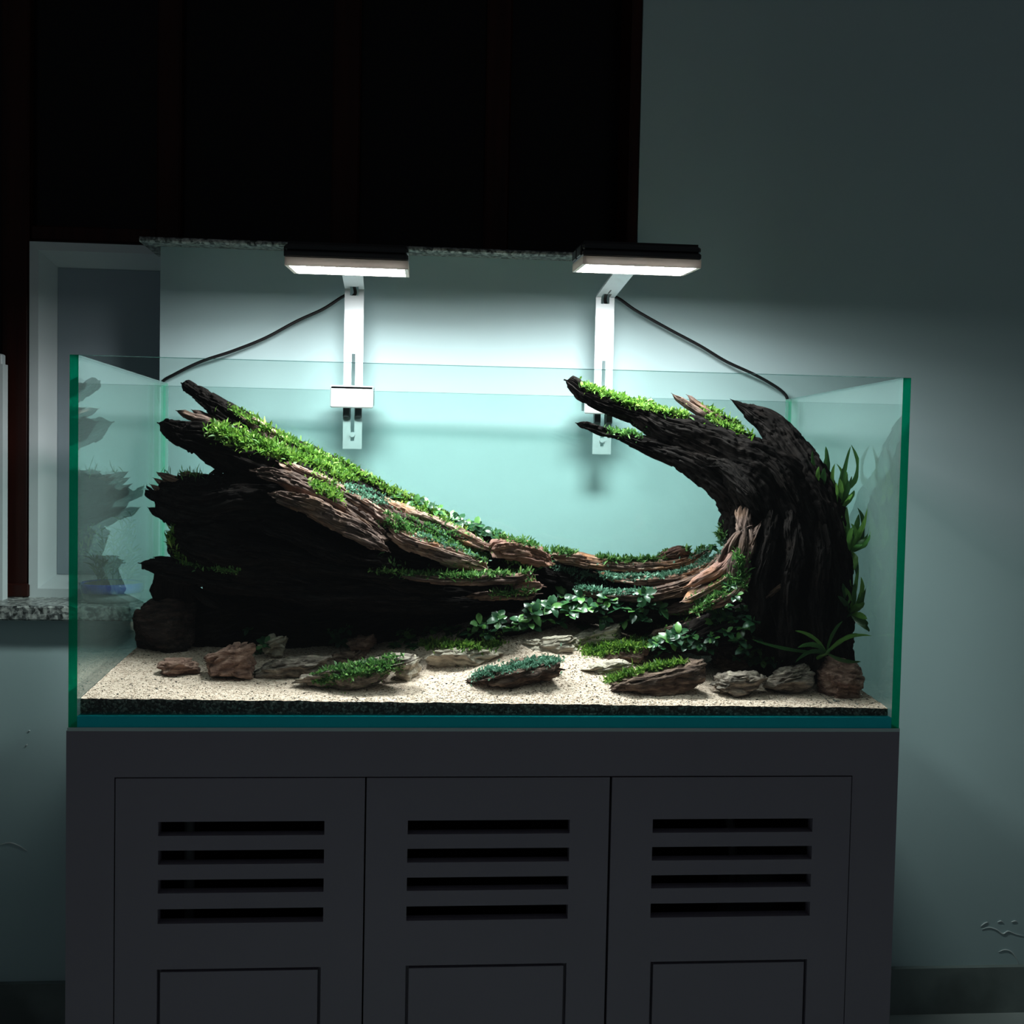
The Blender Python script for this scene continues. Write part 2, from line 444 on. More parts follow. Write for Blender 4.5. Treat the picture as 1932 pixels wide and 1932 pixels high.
def _h(ix, iy, iz, s):
    v = np.sin(ix*127.1 + iy*311.7 + iz*74.7 + s*53.3)*43758.5453
    return v - np.floor(v)
def noise3(x, y, z, s=0):
    ix, iy, iz = np.floor(x), np.floor(y), np.floor(z)
    fx, fy, fz = x - ix, y - iy, z - iz
    fx = fx*fx*(3 - 2*fx); fy = fy*fy*(3 - 2*fy); fz = fz*fz*(3 - 2*fz)
    def lx(dy, dz):
        return _h(ix, iy + dy, iz + dz, s)*(1 - fx) + _h(ix + 1, iy + dy, iz + dz, s)*fx
    a = lx(0, 0)*(1 - fy) + lx(1, 0)*fy
    b = lx(0, 1)*(1 - fy) + lx(1, 1)*fy
    return a*(1 - fz) + b*fz

# ------------------------------------------------------------------ setting
ZS = ZB + 0.7894     # top of the solid part of the back wall
ZL = ZB + 0.0922     # top of the low granite sill
YW = 0.62           # face of the back wall
XJ, XC = 0.3075, -0.6263
w = MB()
w.box(XJ, 2.6, YW, YW + 0.22, 0, 2.7)
w.box(XC, XJ, YW, YW + 0.22, 0, ZS)
w.box(-2.6, XC, YW, YW + 0.22, 0, ZL - 0.03)
tag(w.build('wall_back', M['wall']), kind='structure')
tag(MB().box(-2.6, 2.6, -3.2, YW, -0.1, 0).build('floor', M['floor']), kind='structure')
bb = MB().box(0.61, 1.30, YW - 0.012, YW, 0, 0.098).box(1.303, 2.6, YW - 0.012, YW, 0, 0.098).box(-2.6, -0.61, YW - 0.012, YW, 0, 0.098)
tag(bb.build('baseboard_back', M['skirting']), kind='structure')
# granite sills with a bevelled nose
def sill(name, x0, x1, zt, th, y0, y1):
    sm = MB()
    prof = [(y0, zt - th + 0.003), (y0, zt - 0.003), (y0 + 0.003, zt), (y1, zt), (y1, zt - th), (y0 + 0.003, zt - th)]
    s = len(sm.v)
    for x in (x0, x1):
        sm.v += [(x, y, z) for y, z in prof]
    k = len(prof)
    for j in range(k):
        j2 = (j + 1) % k
        sm.f.append((j, j2, k + j2, k + j)); sm.m.append(0)
    sm.f.append(tuple(range(k))[::-1]); sm.f.append(tuple(range(k, 2*k))); sm.m += [0, 0]
    return tag(sm.build(name, M['granite']), kind='structure')
sill('trim_1', -2.6, XC - 0.0005, ZL, 0.028, YW - 0.035, YW + 0.2)
sill('trim_2', -0.656, XJ - 0.0005, ZS + 0.010, 0.010, YW - 0.042, YW + 0.2)

# big unlit timber window above and beside the solid wall
YT = 0.745
win = bpy.data.objects.new('window_1', None); COL.objects.link(win); win.location = (0, YT, ZL); tag(win, kind='structure')
def xat(px, Y, py=250):
    return P(px, py, Y)[0]
posts = [(8, 60), (300, 345), (628, 680), (915, 962), (1168, 1240)]
ptop = 2.7
edges = []
for k, (a, b_) in enumerate(posts):
    x0, x1 = xat(a, YT, 900 if k == 0 else 250), xat(b_, YT, 900 if k == 0 else 250)
    edges.append((x0, x1))
    zb_ = ZL if k == 0 else ZS + 0.010
    pm = MB().bbox(x0, x1, YT - 0.02, YT + 0.03, zb_, ptop, 0.004) if k < 4 else MB().bbox(x0, XJ - 0.0005, YW + 0.003, YT + 0.03, zb_, ptop, 0.002)
    pm.build('post', M['timber'], win)
MB().bbox(edges[0][0] - 0.006, edges[0][1] + 0.004, YT - 0.028, YT + 0.03, ZL, ZL + 0.028, 0.003).build('plinth_block', M['timber'], win)
for k in range(4):
    x0, x1 = edges[k][1], edges[k + 1][0]
    zb_ = ZS + 0.010 if k > 0 else ZB + 0.815
    MB().box(x0, x1, YT + 0.005, YT + 0.017, zb_ + 0.03, ptop).build('pane', M['darkglass'], win)
    MB().bbox(x0, x1, YT - 0.012, YT + 0.03, zb_, zb_ + 0.03, 0.003).build('bottom_rail', M['timber'], win)
MB().box(-2.6, edges[0][0], YT + 0.005, YT + 0.017, ZL, ptop).build('pane', M['darkglass'], win)

# white framed leaf in the recess on the left
wn2 = bpy.data.objects.new('window_2', None); COL.objects.link(wn2); wn2.location = (-0.75, YT, ZL); tag(wn2, kind='structure')
ox0, ox1 = xat(62, YT, 900), -0.615
oz0, oz1 = ZL, ZB + 0.810
ix0, iz0, iz1 = xat(79, YT, 900), ZL + 0.018, ZB + 0.793
fd = YT - 0.022
MB().box(ox0, ix0, fd, YT + 0.02, oz0, oz1).build('frame_stile', M['white_paint'], wn2)
MB().box(ix0, ox1, fd, YT + 0.02, iz1, oz1).build('frame_head', M['white_paint'], wn2)
MB().box(ix0, ox1, fd, YT + 0.02, oz0, iz0).build('frame_foot', M['white_paint'], wn2)
def bevel_piece(pts8):
    return MB().quad_box(pts8)
bx, bz0, bz1, dp = xat(110, YT + 0.02, 900), iz0 + 0.026, iz1 - 0.028, YT + 0.016
bevel_piece([(ix0, fd, iz0), (bx, dp, bz0), (bx, YT + .02, bz0), (ix0, YT + .02, iz0), (ix0, fd, iz1), (bx, dp, bz1), (bx, YT + .02, bz1), (ix0, YT + .02, iz1)]).build('sloped_moulding', M['white_paint'], wn2)
bevel_piece([(bx, dp, bz1), (ox1, dp, bz1), (ox1, YT + .02, bz1), (bx, YT + .02, bz1), (ix0, fd, iz1), (ox1, fd, iz1), (ox1, YT + .02, iz1), (ix0, YT + .02, iz1)]).build('sloped_moulding', M['white_paint'], wn2)
bevel_piece([(ix0, fd, iz0), (ox1, fd, iz0), (ox1, YT + .02, iz0), (ix0, YT + .02, iz0), (bx, dp, bz0), (ox1, dp, bz0), (ox1, YT + .02, bz0), (bx, YT + .02, bz0)]).build('sloped_moulding', M['white_paint'], wn2)
MB().box(bx, ox1, YT + 0.014, YT + 0.022, bz0, bz1).build('panel', M['panel_paint'], wn2)

# pale board at the very left
xb = xat(8, 0.68, 900)
lb = thing('pale_board', (xb - 0.2, 0.68, ZL), 'pale board edge standing on the granite sill at the left edge of the picture', 'board')
zb1 = P(4, 668, 0.68)[2]
MB().bbox(xb - 0.4, xb - 0.003, 0.675, 0.695, ZL + 0.012, zb1, 0.002).build('sheet', M['white_paint'], lb)
MB().box(xb - 0.006, xb, 0.672, 0.698, ZL, zb1 - 0.02).build('edge_strip', M['white_paint'], lb)

# blistered paint on the wall
fl = [[(1852, 1753), (1866, 1750), (1880, 1754), (1892, 1762), (1902, 1757), (1915, 1762), (1931, 1766)],
      [(1850, 1748), (1858, 1742), (1864, 1740)], [(1882, 1740), (1888, 1738), (1893, 1741)], [(1908, 1740), (1914, 1738), (1919, 1739)],
      [(1884, 1796), (1896, 1792), (1908, 1796), (1917, 1808), (1922, 1820)], [(0, 1594), (18, 1590), (36, 1596), (52, 1606)],
      [(48, 1408), (52, 1404)], [(54, 1380), (57, 1378)]]
wb = bpy.data.objects['wall_back']
for q in fl:
    pts = [P(a, b_, YW - 0.001) for a, b_ in q]
    sp = spline(pts, 4*len(pts))
    n = len(sp); rr = [0.0011*math.sin(math.pi*(i + 0.6)/(n + 0.2)) + 0.0004 for i in range(n)]
    MB().tube(sp, rr, 6).build('paint_flake', M['flake'], wb, True)

# ------------------------------------------------------------------ stand (cabinet)
XL, XR = P(125, 1390, 0)[0], P(1697, 1390, 0)[0]
ZT = ZB - 0.005
cab = thing('aquarium_stand', (0, TD/2, 0), 'charcoal three-door stand with slotted doors under the glass tank', 'cabinet')
YB = TD
DX = [P(217, 1500, 0)[0], P(690, 1500, 0)[0], P(1152, 1500, 0)[0], P(1606, 1500, 0)[0]]
ZD = P(900, 1467, 0)[2]
f = MB()
f.box(XL, XR, 0, 0.02, ZD + 0.0015, ZT)
f.box(XL, DX[0] - 0.001, 0, 0.02, 0.0, ZD + 0.0015); f.box(DX[3] + 0.001, XR, 0, 0.02, 0.0, ZD + 0.0015)
f.box(DX[0] - 0.001, DX[3] + 0.001, 0, 0.02, 0.0, 0.06)
f.build('face_frame', M['cabinet'], cab)
MB().box(XL, XL + 0.02, 0.02, YB, 0, ZT).build('side_panel', M['cabinet'], cab)
MB().box(XR - 0.02, XR, 0.02, YB, 0, ZT).build('side_panel', M['cabinet'], cab)
MB().box(XL + 0.02, XR - 0.02, 0.02, YB, ZT - 0.02, ZT).build('top_panel', M['cabinet'], cab)
MB().box(XL + 0.02, XR - 0.02, YB - 0.012, YB, 0, ZT - 0.02).build('back_panel', M['cab_inside'], cab)
MB().box(XL + 0.02, XR - 0.02, 0.02, YB - 0.012, 0.05, 0.06).build('bottom_panel', M['cab_inside'], cab)
slot_px = [(298, 611), (768, 1073), (1229, 1530)]
pan_px = [(296, 605), (765, 1068), (1226, 1521)]
slz = [(P(920, a, 0)[2], P(920, b_, 0)[2]) for a, b_ in ((1547, 1573), (1600, 1626), (1654, 1679), (1708, 1735))]
zp = P(920, 1819, 0)[2]
gaps = [(0.0008, 0.0012), (0.0012, 0.0018), (0.0018, 0.0008)]
for k in range(3):
    x0, x1 = DX[k] + gaps[k][0], DX[k + 1] - gaps[k][1]
    s0, s1 = P(slot_px[k][0], 1640, 0)[0], P(slot_px[k][1], 1640, 0)[0]
    p0, p1 = P(pan_px[k][0], 1850, 0)[0], P(pan_px[k][1], 1850, 0)[0]
    yf, yb = -0.0005 - 0.0004*k, 0.0185
    zt, z0 = ZD, 0.062
    d = MB()
    d.box(x0, x1, yf, yb, slz[0][0], zt)                       # top rail
    d.box(x0, s0, yf, yb, slz[3][1], slz[0][0]); d.box(s1, x1, yf, yb, slz[3][1], slz[0][0])
    d.box(x0, x1, yf, yb, zp, slz[3][1])                       # middle rail
    d.box(x0, p0, yf, yb, z0, zp); d.box(p1, x1, yf, yb, z0, zp)
    d.box(p0, p1, yf, yb, z0, z0 + 0.06)
    door = d.build('door', M['cabinet'], cab)
    for j in range(3):
        MB().box(s0, s1, yf, yb, slz[j + 1][0], slz[j][1]).build('slat', M['cabinet'], door)
    g = 0.0045
    pn = MB().box(p0 + g, p1 - g, yf + 0.001, yb - 0.004, z0 + 0.06 + g, zp - g)
    pn.box(p0, p1, yb - 0.006, yb - 0.001, z0 + 0.06, zp)
    pn.build('inset_panel', M['cabinet'], door)
# things inside, glimpsed through the slots
cx, cy_, cz = P(1397, 1590, 0.30)
cn = thing('filter_canister', (cx, cy_, 0.06), 'pale grey canister inside the stand behind the right door slots', 'filter')
MB().lathe([(0.052, 0), (0.056, 0.005), (0.056, 0.36), (0.05, 0.38), (0.022, 0.40)], (cx + 0.02, cy_, 0.06), 24).build('body', M['hose'], cn, True)
MB().tube(spline([(cx - 0.03, cy_ - 0.06, 0.40), (cx - 0.035, cy_ - 0.06, 0.52), (cx - 0.06, cy_ - 0.05, 0.6), (cx - 0.1, cy_, 0.66)], 20), 0.008, 8).build('hose', M['hose'], cn, True)
hx = P(357, 1600, 0.12)[0]
hp = MB().tube([(hx, 0.12, 0.061), (hx + 0.001, 0.12, 0.3), (hx, 0.121, 0.5), (hx, 0.12, 0.69)], [0.008, 0.008, 0.008, 0.008], 12)
tag(hp.build('hose', M['hose'], None, True), 'grey vertical hose inside the stand behind the left door slots', 'hose')

# ------------------------------------------------------------------ tank
tank = thing('glass_aquarium', (0, TD/2, ZB), 'rimless open glass tank with green edges on the charcoal stand', 'aquarium')
hx = TW/2
def pane(name, x0, x1, y0, y1, z0, z1, thin, mats):
    """thin: axis of the thickness; faces across it get the pane material, the rest edge materials per axis"""
    mb = MB().box(x0, x1, y0, y1, z0, z1)
    ax = [2, 2, 1, 0, 1, 0]      # axes of the six faces in box order
    for i in range(6):
        mb.m[i] = 0 if ax[i] == thin else (1 if ax[i] == 2 else 2)
    return mb.build(name, None, tank, mats=mats)
zb0 = ZB + 0.016
pane('side_pane', -hx, -hx + TG, 0, TD, ZB, ZB + TH, 0, [M['side_glass'], M['topedge'], M['edge']])
pane('side_pane', hx - TG, hx, 0, TD, ZB, ZB + TH, 0, [M['side_glass'], M['topedge'], M['edge']])
pane('front_pane', -hx + TG, hx - TG, 0, TG, zb0, ZB + TH, 1, [M['glass'], M['topedge'], M['glass']])
pane('back_pane', -hx + TG, hx - TG, TD - TG, TD, zb0, ZB + TH - 0.005, 1, [M['glass'], M['topedge'], M['glass']])
mb = MB().box(-hx + TG, hx - TG, 0, TD, ZB, zb0)
mb.m = [1]*6
mb.build('base_pane', None, tank, mats=[M['glass'], M['base_edge']])
for sx in (-1, 1):
    xx = sx*(hx - TG)
    MB().box(min(xx, xx - sx*0.0045), max(xx, xx - sx*0.0045), TD - TG - 0.0045, TD - TG, zb0, ZB + TH - 0.006).build('silicone_seam', M['silicone'], tank)
MB().box(-hx - 0.001, hx + 0.001, -0.001, TD, ZB - 0.005, ZB).build('foam_mat', M['mat'], tank)

# ------------------------------------------------------------------ lamps
def lamp(cxl, zc, ax, side, label):
    """LED lamp on a bent aluminium arm clamped over the back pane"""
    t = thing('aquarium_lamp', (ax, TD, ZB + TH), label, 'lamp')
    wx, y0, y1 = 0.0950, 0.165, 0.288
    tilt = math.radians(4.0)
    yc = (y0 + y1)/2
    def tl(v):
        o = []
        for x, y, z in v:
            dy, dz = y - yc, z - zc
            o.append((x, yc + dy*math.cos(tilt) - dz*math.sin(tilt), zc + dy*math.sin(tilt) + dz*math.cos(tilt)))
        return o
    # upper black heat sink with fins along its length
    h = MB().bbox(cxl - wx, cxl + wx, y0, y1, zc + 0.013, zc + 0.023, 0.002)
    h.bbox(cxl - wx, cxl + wx, y0 + 0.003, y1 - 0.003, zc + 0.023, zc + 0.034, 0.003)
    for k in range(9):
        yy = y0 + 0.012 + k*0.0123
        h.box(cxl - wx + 0.003, cxl + wx - 0.003, yy, yy + 0.003, zc + 0.034, zc + 0.038)
    h.v = tl(h.v); hs = h.build('heat_sink', M['black'], t)
    for k in (0, 1):
        e = MB().bbox(cxl - wx - 0.003, cxl - wx, y0 + 0.012 + k*0.055, y0 + 0.055 + k*0.055, zc + 0.015, zc + 0.031, 0.001)
        e.v = tl(e.v); e.build('end_cap', M['black'], hs)
    fr = MB()
    b = 0.006
    for (xa, xb_, ya, yb_) in ((cxl - wx, cxl + wx, y0, y0 + b), (cxl - wx, cxl + wx, y1 - b, y1), (cxl - wx, cxl - wx + b, y0 + b, y1 - b), (cxl + wx - b, cxl + wx, y0 + b, y1 - b)):
        fr.box(xa, xb_, ya, yb_, zc, zc + 0.013)
    fr.v = tl(fr.v); fr.build('bezel', M['champagne'], t)
    le = MB().box(cxl - wx + b, cxl + wx - b, y0 + b, y1 - b, zc + 0.0015, zc + 0.006)
    le.v = tl(le.v); le.build('led_panel', M['led'], t)
    for nm, watts, spread in (('lamp_wide_beam', LAMP_WIDE, 165), ('lamp_down_beam', LAMP_DOWN, 115)):
        ld = bpy.data.lights.new(nm, 'AREA'); ld.shape = 'RECTANGLE'; ld.size = 2*(wx - b) - 0.004; ld.size_y = y1 - y0 - 2*b - 0.004
        ld.energy = watts; ld.spread = math.radians(spread); ld.color = (0.98, 1.0, 0.985)
        lo = bpy.data.objects.new(nm, ld); COL.objects.link(lo); lo.parent = t
        lo.location = Vector((cxl, yc, zc + 0.0005)) - Vector(t.location); lo.rotation_euler = (tilt, 0, 0)
    # arm: flat strip with a slot, bent forward to the lamp
    za = ZB + 0.706
    ya, aw = TD + 0.012, 0.018
    zlow = ZB + 0.405
    a = MB()
    zs0, zs1, sw = ZB + 0.42, ZB + 0.585, 0.0035
    a.box(ax - aw, ax + aw, ya, ya + 0.004, zs1, za - 0.012)
    a.box(ax - aw, ax - sw, ya, ya + 0.004, zs0, zs1); a.box(ax + sw, ax + aw, ya, ya + 0.004, zs0, zs1)
    a.box(ax - aw, ax + aw, ya, ya + 0.004, zlow, zs0)
    # cheeks either side of the cable hole at the bend
    a.box(ax - aw, ax - 0.008, ya, ya + 0.004, za - 0.012, za); a.box(ax + 0.008, ax + aw, ya, ya + 0.004, za - 0.012, za)
    xe = cxl if abs(cxl - ax) < 0.02 else ax + 0.035
    yl = y1 - 0.02
    zl = zc + 0.016
    a.quad_box([(xe - aw, yl, zl), (xe - 0.008, yl, zl), (ax - 0.008, ya + 0.004, za), (ax - aw, ya + 0.004, za), (xe - aw, yl, zl + 0.004), (xe - 0.008, yl, zl + 0.004), (ax - 0.008, ya + 0.004, za + 0.004), (ax - aw, ya + 0.004, za + 0.004)])
    a.quad_box([(xe + 0.008, yl, zl), (xe + aw, yl, zl), (ax + aw, ya + 0.004, za), (ax + 0.008, ya + 0.004, za), (xe + 0.008, yl, zl + 0.004), (xe + aw, yl, zl + 0.004), (ax + aw, ya + 0.004, za + 0.004), (ax + 0.008, ya + 0.004, za + 0.004)])
    q = 0.12
    xm, ym, zm = ax + (xe - ax)*q, ya + (yl - ya)*q, za + (zl - za)*q
    a.quad_box([(xe - 0.008, yl, zl), (xe + 0.008, yl, zl), (xm + 0.008, ym, zm), (xm - 0.008, ym, zm), (xe - 0.008, yl, zl + 0.004), (xe + 0.008, yl, zl + 0.004), (xm + 0.008, ym, zm + 0.004), (xm - 0.008, ym, zm + 0.004)])
    a.build('arm', M['alu'], t)
    c = MB().bbox(ax - 0.04, ax + 0.04, TD - TG - 0.009, TD - TG - 0.001, ZB + 0.481, ZB + 0.522, 0.002)
    c.bbox(ax - 0.04, ax + 0.04, TD - TG - 0.009, TD + 0.024, ZB + 0.5155, ZB + 0.5225, 0.001)
    c.bbox(ax - 0.04, ax + 0.04, TD + 0.0165, TD + 0.024, ZB + 0.488, ZB + 0.522, 0.001)
    cl = c.build('clamp', M['alu'], t)
    for sx in (-1, 1):
        MB().bbox(ax + sx*0.0115 - 0.006, ax + sx*0.0115 + 0.006, TD + 0.0005, TD + 0.0115, ZB + 0.464, ZB + 0.484, 0.001).build('dark_arm_strip', M['black'], cl)  # black boxes added for the arm's side strips that look dark below the clamp
    MB().tube([(ax, ya - 0.004, ZB + 0.432), (ax, ya + 0.004, ZB + 0.432)], 0.005, 12).build('screw', M['alu'], cl)
    # power cord: from the lamp through the hole and along the wall
    yc2 = 0.585
    if side < 0:
        path = [(650, 558, yc2), (610, 583, yc2), (560, 606, yc2), (500, 638, yc2), (440, 662, yc2), (380, 682, yc2), (330, 706, yc2)]
        wp = [P(*q_) for q_ in path] + [np.array([-0.620, 0.611, ZB + 0.526]), np.array([-0.634, 0.65, ZB + 0.50]), np.array([-0.636, 0.70, ZB + 0.42]), np.array([-0.636, 0.705, ZB + 0.15])]
    else:
        path = [(1160, 560, yc2), (1200, 586, yc2), (1260, 620, yc2), (1320, 652, yc2), (1370, 682, yc2), (1430, 710, yc2), (1475, 738, yc2)]
        wp = [P(*q_) for q_ in path] + [P(1487, 760, yc2), P(1486, 800, yc2), P(1484, 900, yc2), P(1480, 1100, yc2)]
    pre = [np.array([ax + (xe - ax)*0.8, ya + (yl - ya)*0.8, zl + 0.010]), np.array([ax + (xe - ax)*0.25, ya + (yl - ya)*0.25, za + 0.006]), np.array([ax, ya - 0.008, za + 0.004]),
           np.array([ax + 0.001, ya + 0.004, za - 0.008]), np.array([ax + 0.010*side, ya + 0.010, za - 0.016])]
    MB().tube(spline(pre + wp, 110), 0.0031, 8).build('power_cord', M['cord'], t, True)
    return t
lamp(-0.2355, ZB + 0.685, P(668, 600, 0.535)[0], -1, 'left LED lamp on aluminium arm above the sloping log')
lamp(0.2285, ZB + 0.703, P(1141, 600, 0.535)[0], 1, 'right LED lamp on aluminium arm above the curved trunk')

# ------------------------------------------------------------------ substrate
SOLID_V, SOLID_F = [], []
def add_solid(verts, faces):
    b = sum(len(a) for a in SOLID_V)
    SOLID_V.append(np.asarray(verts)); SOLID_F.append([tuple(int(i) + b for i in q) for q in faces])
XI = hx - TG - 0.0005
Y0S, Y1S = TG + 0.0005, TD - TG - 0.001
def sand_z(x, y):
    x = np.asarray(x, float); y = np.asarray(y, float)
    z = 0.033 - 0.0055*(x/0.6) + (y - Y0S)*(0.075 + 0.31*np.exp(-((x - 0.09)/0.20)**2)*np.clip(1.15 - np.maximum(y - 0.2, 0)*2.5, 0.3, 1))
    z = z + 0.003*(noise3(x*9, y*9, x*0 + 1.3, 3) - 0.5)*np.minimum(1, (y - Y0S)*20 + 0.25) + 0.0012*(noise3(x*60, y*60, x*0, 5) - 0.5)
    return ZB + z
nx, ny = 420, 170
gx, gy = np.meshgrid(np.linspace(-XI, XI, nx), np.linspace(Y0S, Y1S, ny))
gz = sand_z(gx, gy) + 0.0010*(noise3(gx*320, gy*320, gx*0, 9) - 0.5)
verts = np.stack([gx, gy, gz], -1).reshape(-1, 3)
idx = np.arange(nx*ny).reshape(ny, nx)
fq = np.stack([idx[:-1, :-1], idx[:-1, 1:], idx[1:, 1:], idx[1:, :-1]], -1).reshape(-1, 4)
sand = obj('sand', verts, fq, M['sand'], smooth=True)
tag(sand, 'pale beige sand covering the floor of the glass tank', 'sand', kind='stuff')
add_solid(verts, fq)
# dark soil under the sand, seen as a band through the front pane
xs = np.linspace(-XI, XI, 300)
top = sand_z(xs, np.full_like(xs, Y0S)) - 0.0012 + 0.0018*(noise3(xs*260, xs*0, xs*0, 4) - 0.5)
v = []
for yy, zz in ((Y0S, None), (Y1S, None)):
    zt = top if yy == Y0S else sand_z(xs, np.full_like(xs, Y1S)) - 0.003
    v += list(zip(xs, [yy]*300, [zb0 + 0.0003]*300)); v += list(zip(xs, [yy]*300, zt))
fs = []
for i in range(299):
    fs.append((i, i + 1, 300 + i + 1, 300 + i)); fs.append((600 + i + 1, 600 + i, 900 + i, 900 + i + 1)); fs.append((300 + i, 300 + i + 1, 900 + i + 1, 900 + i)); fs.append((i + 1, i, 600 + i, 600 + i + 1))
fs.append((0, 300, 900, 600)); fs.append((299, 899, 1199, 599))
soil = obj('dark_soil', v, fs, M['soil'])
tag(soil, 'black granular soil band beneath the sand against the front pane', 'soil', kind='stuff')
def grains(name, count, smin, smax, material, label, yexp):
    ph = np.array([(1, 0, -0.7), (-1, 0, -0.7), (0, 1, 0.2), (0, -1, 0.2), (0.2, 0.1, 0.8)])
    tri = np.array([(0, 2, 4), (2, 1, 4), (1, 3, 4), (3, 0, 4), (0, 3, 2), (3, 1, 2)])
    x = rng.uniform(-XI + 0.004, XI - 0.004, count); y = Y0S + 0.003 + (Y1S - Y0S - 0.01)*rng.random(count)**yexp
    s = smin + (smax - smin)*rng.random(count)**3
    th = rng.uniform(0, 6.28, count)
    c, sn = np.cos(th), np.sin(th)
    px = ph[None, :, 0]*c[:, None] - ph[None, :, 1]*sn[:, None]; py = ph[None, :, 0]*sn[:, None] + ph[None, :, 1]*c[:, None]
    z = sand_z(x, y)
    vv = np.stack([x[:, None] + px*s[:, None], y[:, None] + py*s[:, None], z[:, None] + 0.0003 + ph[None, :, 2]*s[:, None]*0.7], -1).reshape(-1, 3)
    ff = (tri[None] + (np.arange(count)*5)[:, None, None]).reshape(-1, 3)
    return tag(obj(name, vv, ff, material), label, 'gravel', kind='stuff')
grains('dark_grains', 2600, 0.0006, 0.0022, M['grain_dark'], 'dark brown grains scattered over the pale sand', 1.6)
grains('pale_grains', 14000, 0.0006, 0.0017, M['grain_pale'], 'pale coarse grains lying loose on the sand', 1.6)

# ------------------------------------------------------------------ driftwood
SEED = [11]
def strip(rows, name, material, parent, ridge=0.0035, k=7.0, lump=0.18, jag=(0.012, 0.012), taper=(0.03, 0.03), ds=0.0028, dm=0.0024, box=0.85, twist=0.6, step=0.0025, solid=True, blunt=0.0, wob=0.0015):
    """one long piece of wood: rows of (px, py, Y, half height in px, half depth in m) along its axis"""
    SEED[0] += 1; sd = SEED[0]
    pts = np.array([np.r_[P(r[0], r[1], r[2]), r[3]*mpp(r[2]), r[4]] for r in rows])
    ln = np.linalg.norm(np.diff(pts[:, :3], axis=0), axis=1).sum()
    n = int(np.clip(ln/ds, 16, 360))
    c = spline(pts, n)
    pos, hw, hd = c[:, :3].copy(), np.maximum(c[:, 3], 0.0008), np.maximum(c[:, 4], 0.0008)
    if blunt > 0:
        hw = np.maximum(hw, blunt*hw.max()); hd = np.maximum(hd, blunt*hd.max())
    if wob > 0:
        q0 = np.linspace(0, ln, n)
        pos[:, 2] += wob*(noise3(q0*28, q0*0 + 1.7, q0*0, sd + 31) - 0.5)*2; pos[:, 0] += wob*(noise3(q0*26, q0*0 + 5.7, q0*0, sd + 33) - 0.5)*2
    T = np.gradient(pos, axis=0); T /= np.linalg.norm(T, axis=1)[:, None]
    Wd = np.cross(np.tile([0, 1.0, 0], (n, 1)), T); Wd /= np.linalg.norm(Wd, axis=1)[:, None]
    Nd = np.cross(T, Wd)
    s = np.r_[0, np.cumsum(np.linalg.norm(np.diff(pos, axis=0), axis=1))]
    rm = float(np.mean(hw + hd))/2
    circ = 2*math.pi*np.max((hw + hd)/2)
    mcount = int(np.clip(circ/dm, 18, 150))
    an = np.linspace(0, 2*math.pi, mcount, endpoint=False)
    A, Sg = np.meshgrid(an, s)
    At = A + twist*(Sg/max(ln, 1e-6)) + 0.25*(noise3(Sg*14, Sg*0 + 2.2, Sg*0, sd) - 0.5)
    ca, sa = np.cos(A), np.sin(A)
    ct, st = np.cos(At), np.sin(At)
    q = lambda v: np.sign(v)*np.abs(v)**box
    kk = max(1.6, min(k, k*rm/0.035))
    n1 = noise3(ct*kk, st*kk, Sg*9, sd)
    n2 = noise3(ct*kk*2.3, st*kk*2.3, Sg*22, sd + 50)
    n3 = noise3(ct*1.3, st*1.3, Sg*16, sd + 90)
    n4 = noise3(ct*kk*0.7, st*kk*0.7, Sg*26, sd + 130)
    crack = np.clip(np.abs(2*n1 - 1)*3.0, 0, 1)**0.7
    crack2 = np.clip(np.abs(2*n2 - 1)*2.6, 0, 1)**0.8
    lim = np.minimum(hw, hd)[:, None]
    amp = np.minimum(ridge, 0.40*lim)
    n5 = noise3(ct*kk*1.4 + 5, st*kk*1.4, Sg*75, sd + 170)
    n6 = noise3(ct*kk*1.1 + 9, st*kk*1.1, Sg*38, sd + 210)
    disp = amp*(crack*1.6 - 1.2) + amp*0.6*(crack2 - 0.7) + np.minimum(step, 0.3*lim)*(np.floor(n4*3.99)/1.5 - 1) \
        - np.minimum(step*1.4, 0.35*lim)*(n5 > 0.66) - np.minimum(step, 0.3*lim)*(n6 > 0.6)
    fac = 1 + lump*(n3 - 0.5)*2
    off0 = jag[0]*noise3(ct*kk*0.8, st*kk*0.8, Sg*0 + 4.4, sd + 7); off1 = jag[1]*noise3(ct*kk*0.8, st*kk*0.8, Sg*0 + 8.4, sd + 8)
    e0 = np.clip((Sg - off0)/max(taper[0], 1e-4), 0.02, 1)**0.55
    e1 = np.clip((ln - Sg - off1)/max(taper[1], 1e-4), 0.02, 1)**0.55
    end = e0*e1
    R1 = (hw[:, None]*fac + disp)*end; R2 = (hd[:, None]*fac + disp)*end
    V = pos[:, None, :] + Wd[:, None, :]*(q(ca)*R1)[..., None] + Nd[:, None, :]*(q(sa)*R2)[..., None]
    V[..., 0] = np.clip(V[..., 0], -XI + 0.002, XI - 0.002)
    V[..., 1] = np.clip(V[..., 1], Y0S + 0.004, Y1S - 0.004)
    V[..., 2] = np.maximum(V[..., 2], zb0 + 0.004)
    verts = np.vstack([V.reshape(-1, 3), pos[:1], pos[-1:]])
    ii = np.arange(n*mcount).reshape(n, mcount); jn = np.roll(ii, -1, axis=1)
    F = np.stack([ii[:-1], jn[:-1], jn[1:], ii[1:]], -1).reshape(-1, 4)
    a, b_ = n*mcount, n*mcount + 1
    cap0 = np.stack([np.full(mcount, a), jn[0], ii[0], ii[0]], -1)
    cap1 = np.stack([np.full(mcount, b_), ii[-1], jn[-1], jn[-1]], -1)
    faces = [tuple(x) for x in F.tolist()] + [(a, int(y), int(x)) for x, y in zip(ii[0], jn[0])] + [(b_, int(x), int(y)) for x, y in zip(ii[-1], jn[-1])]
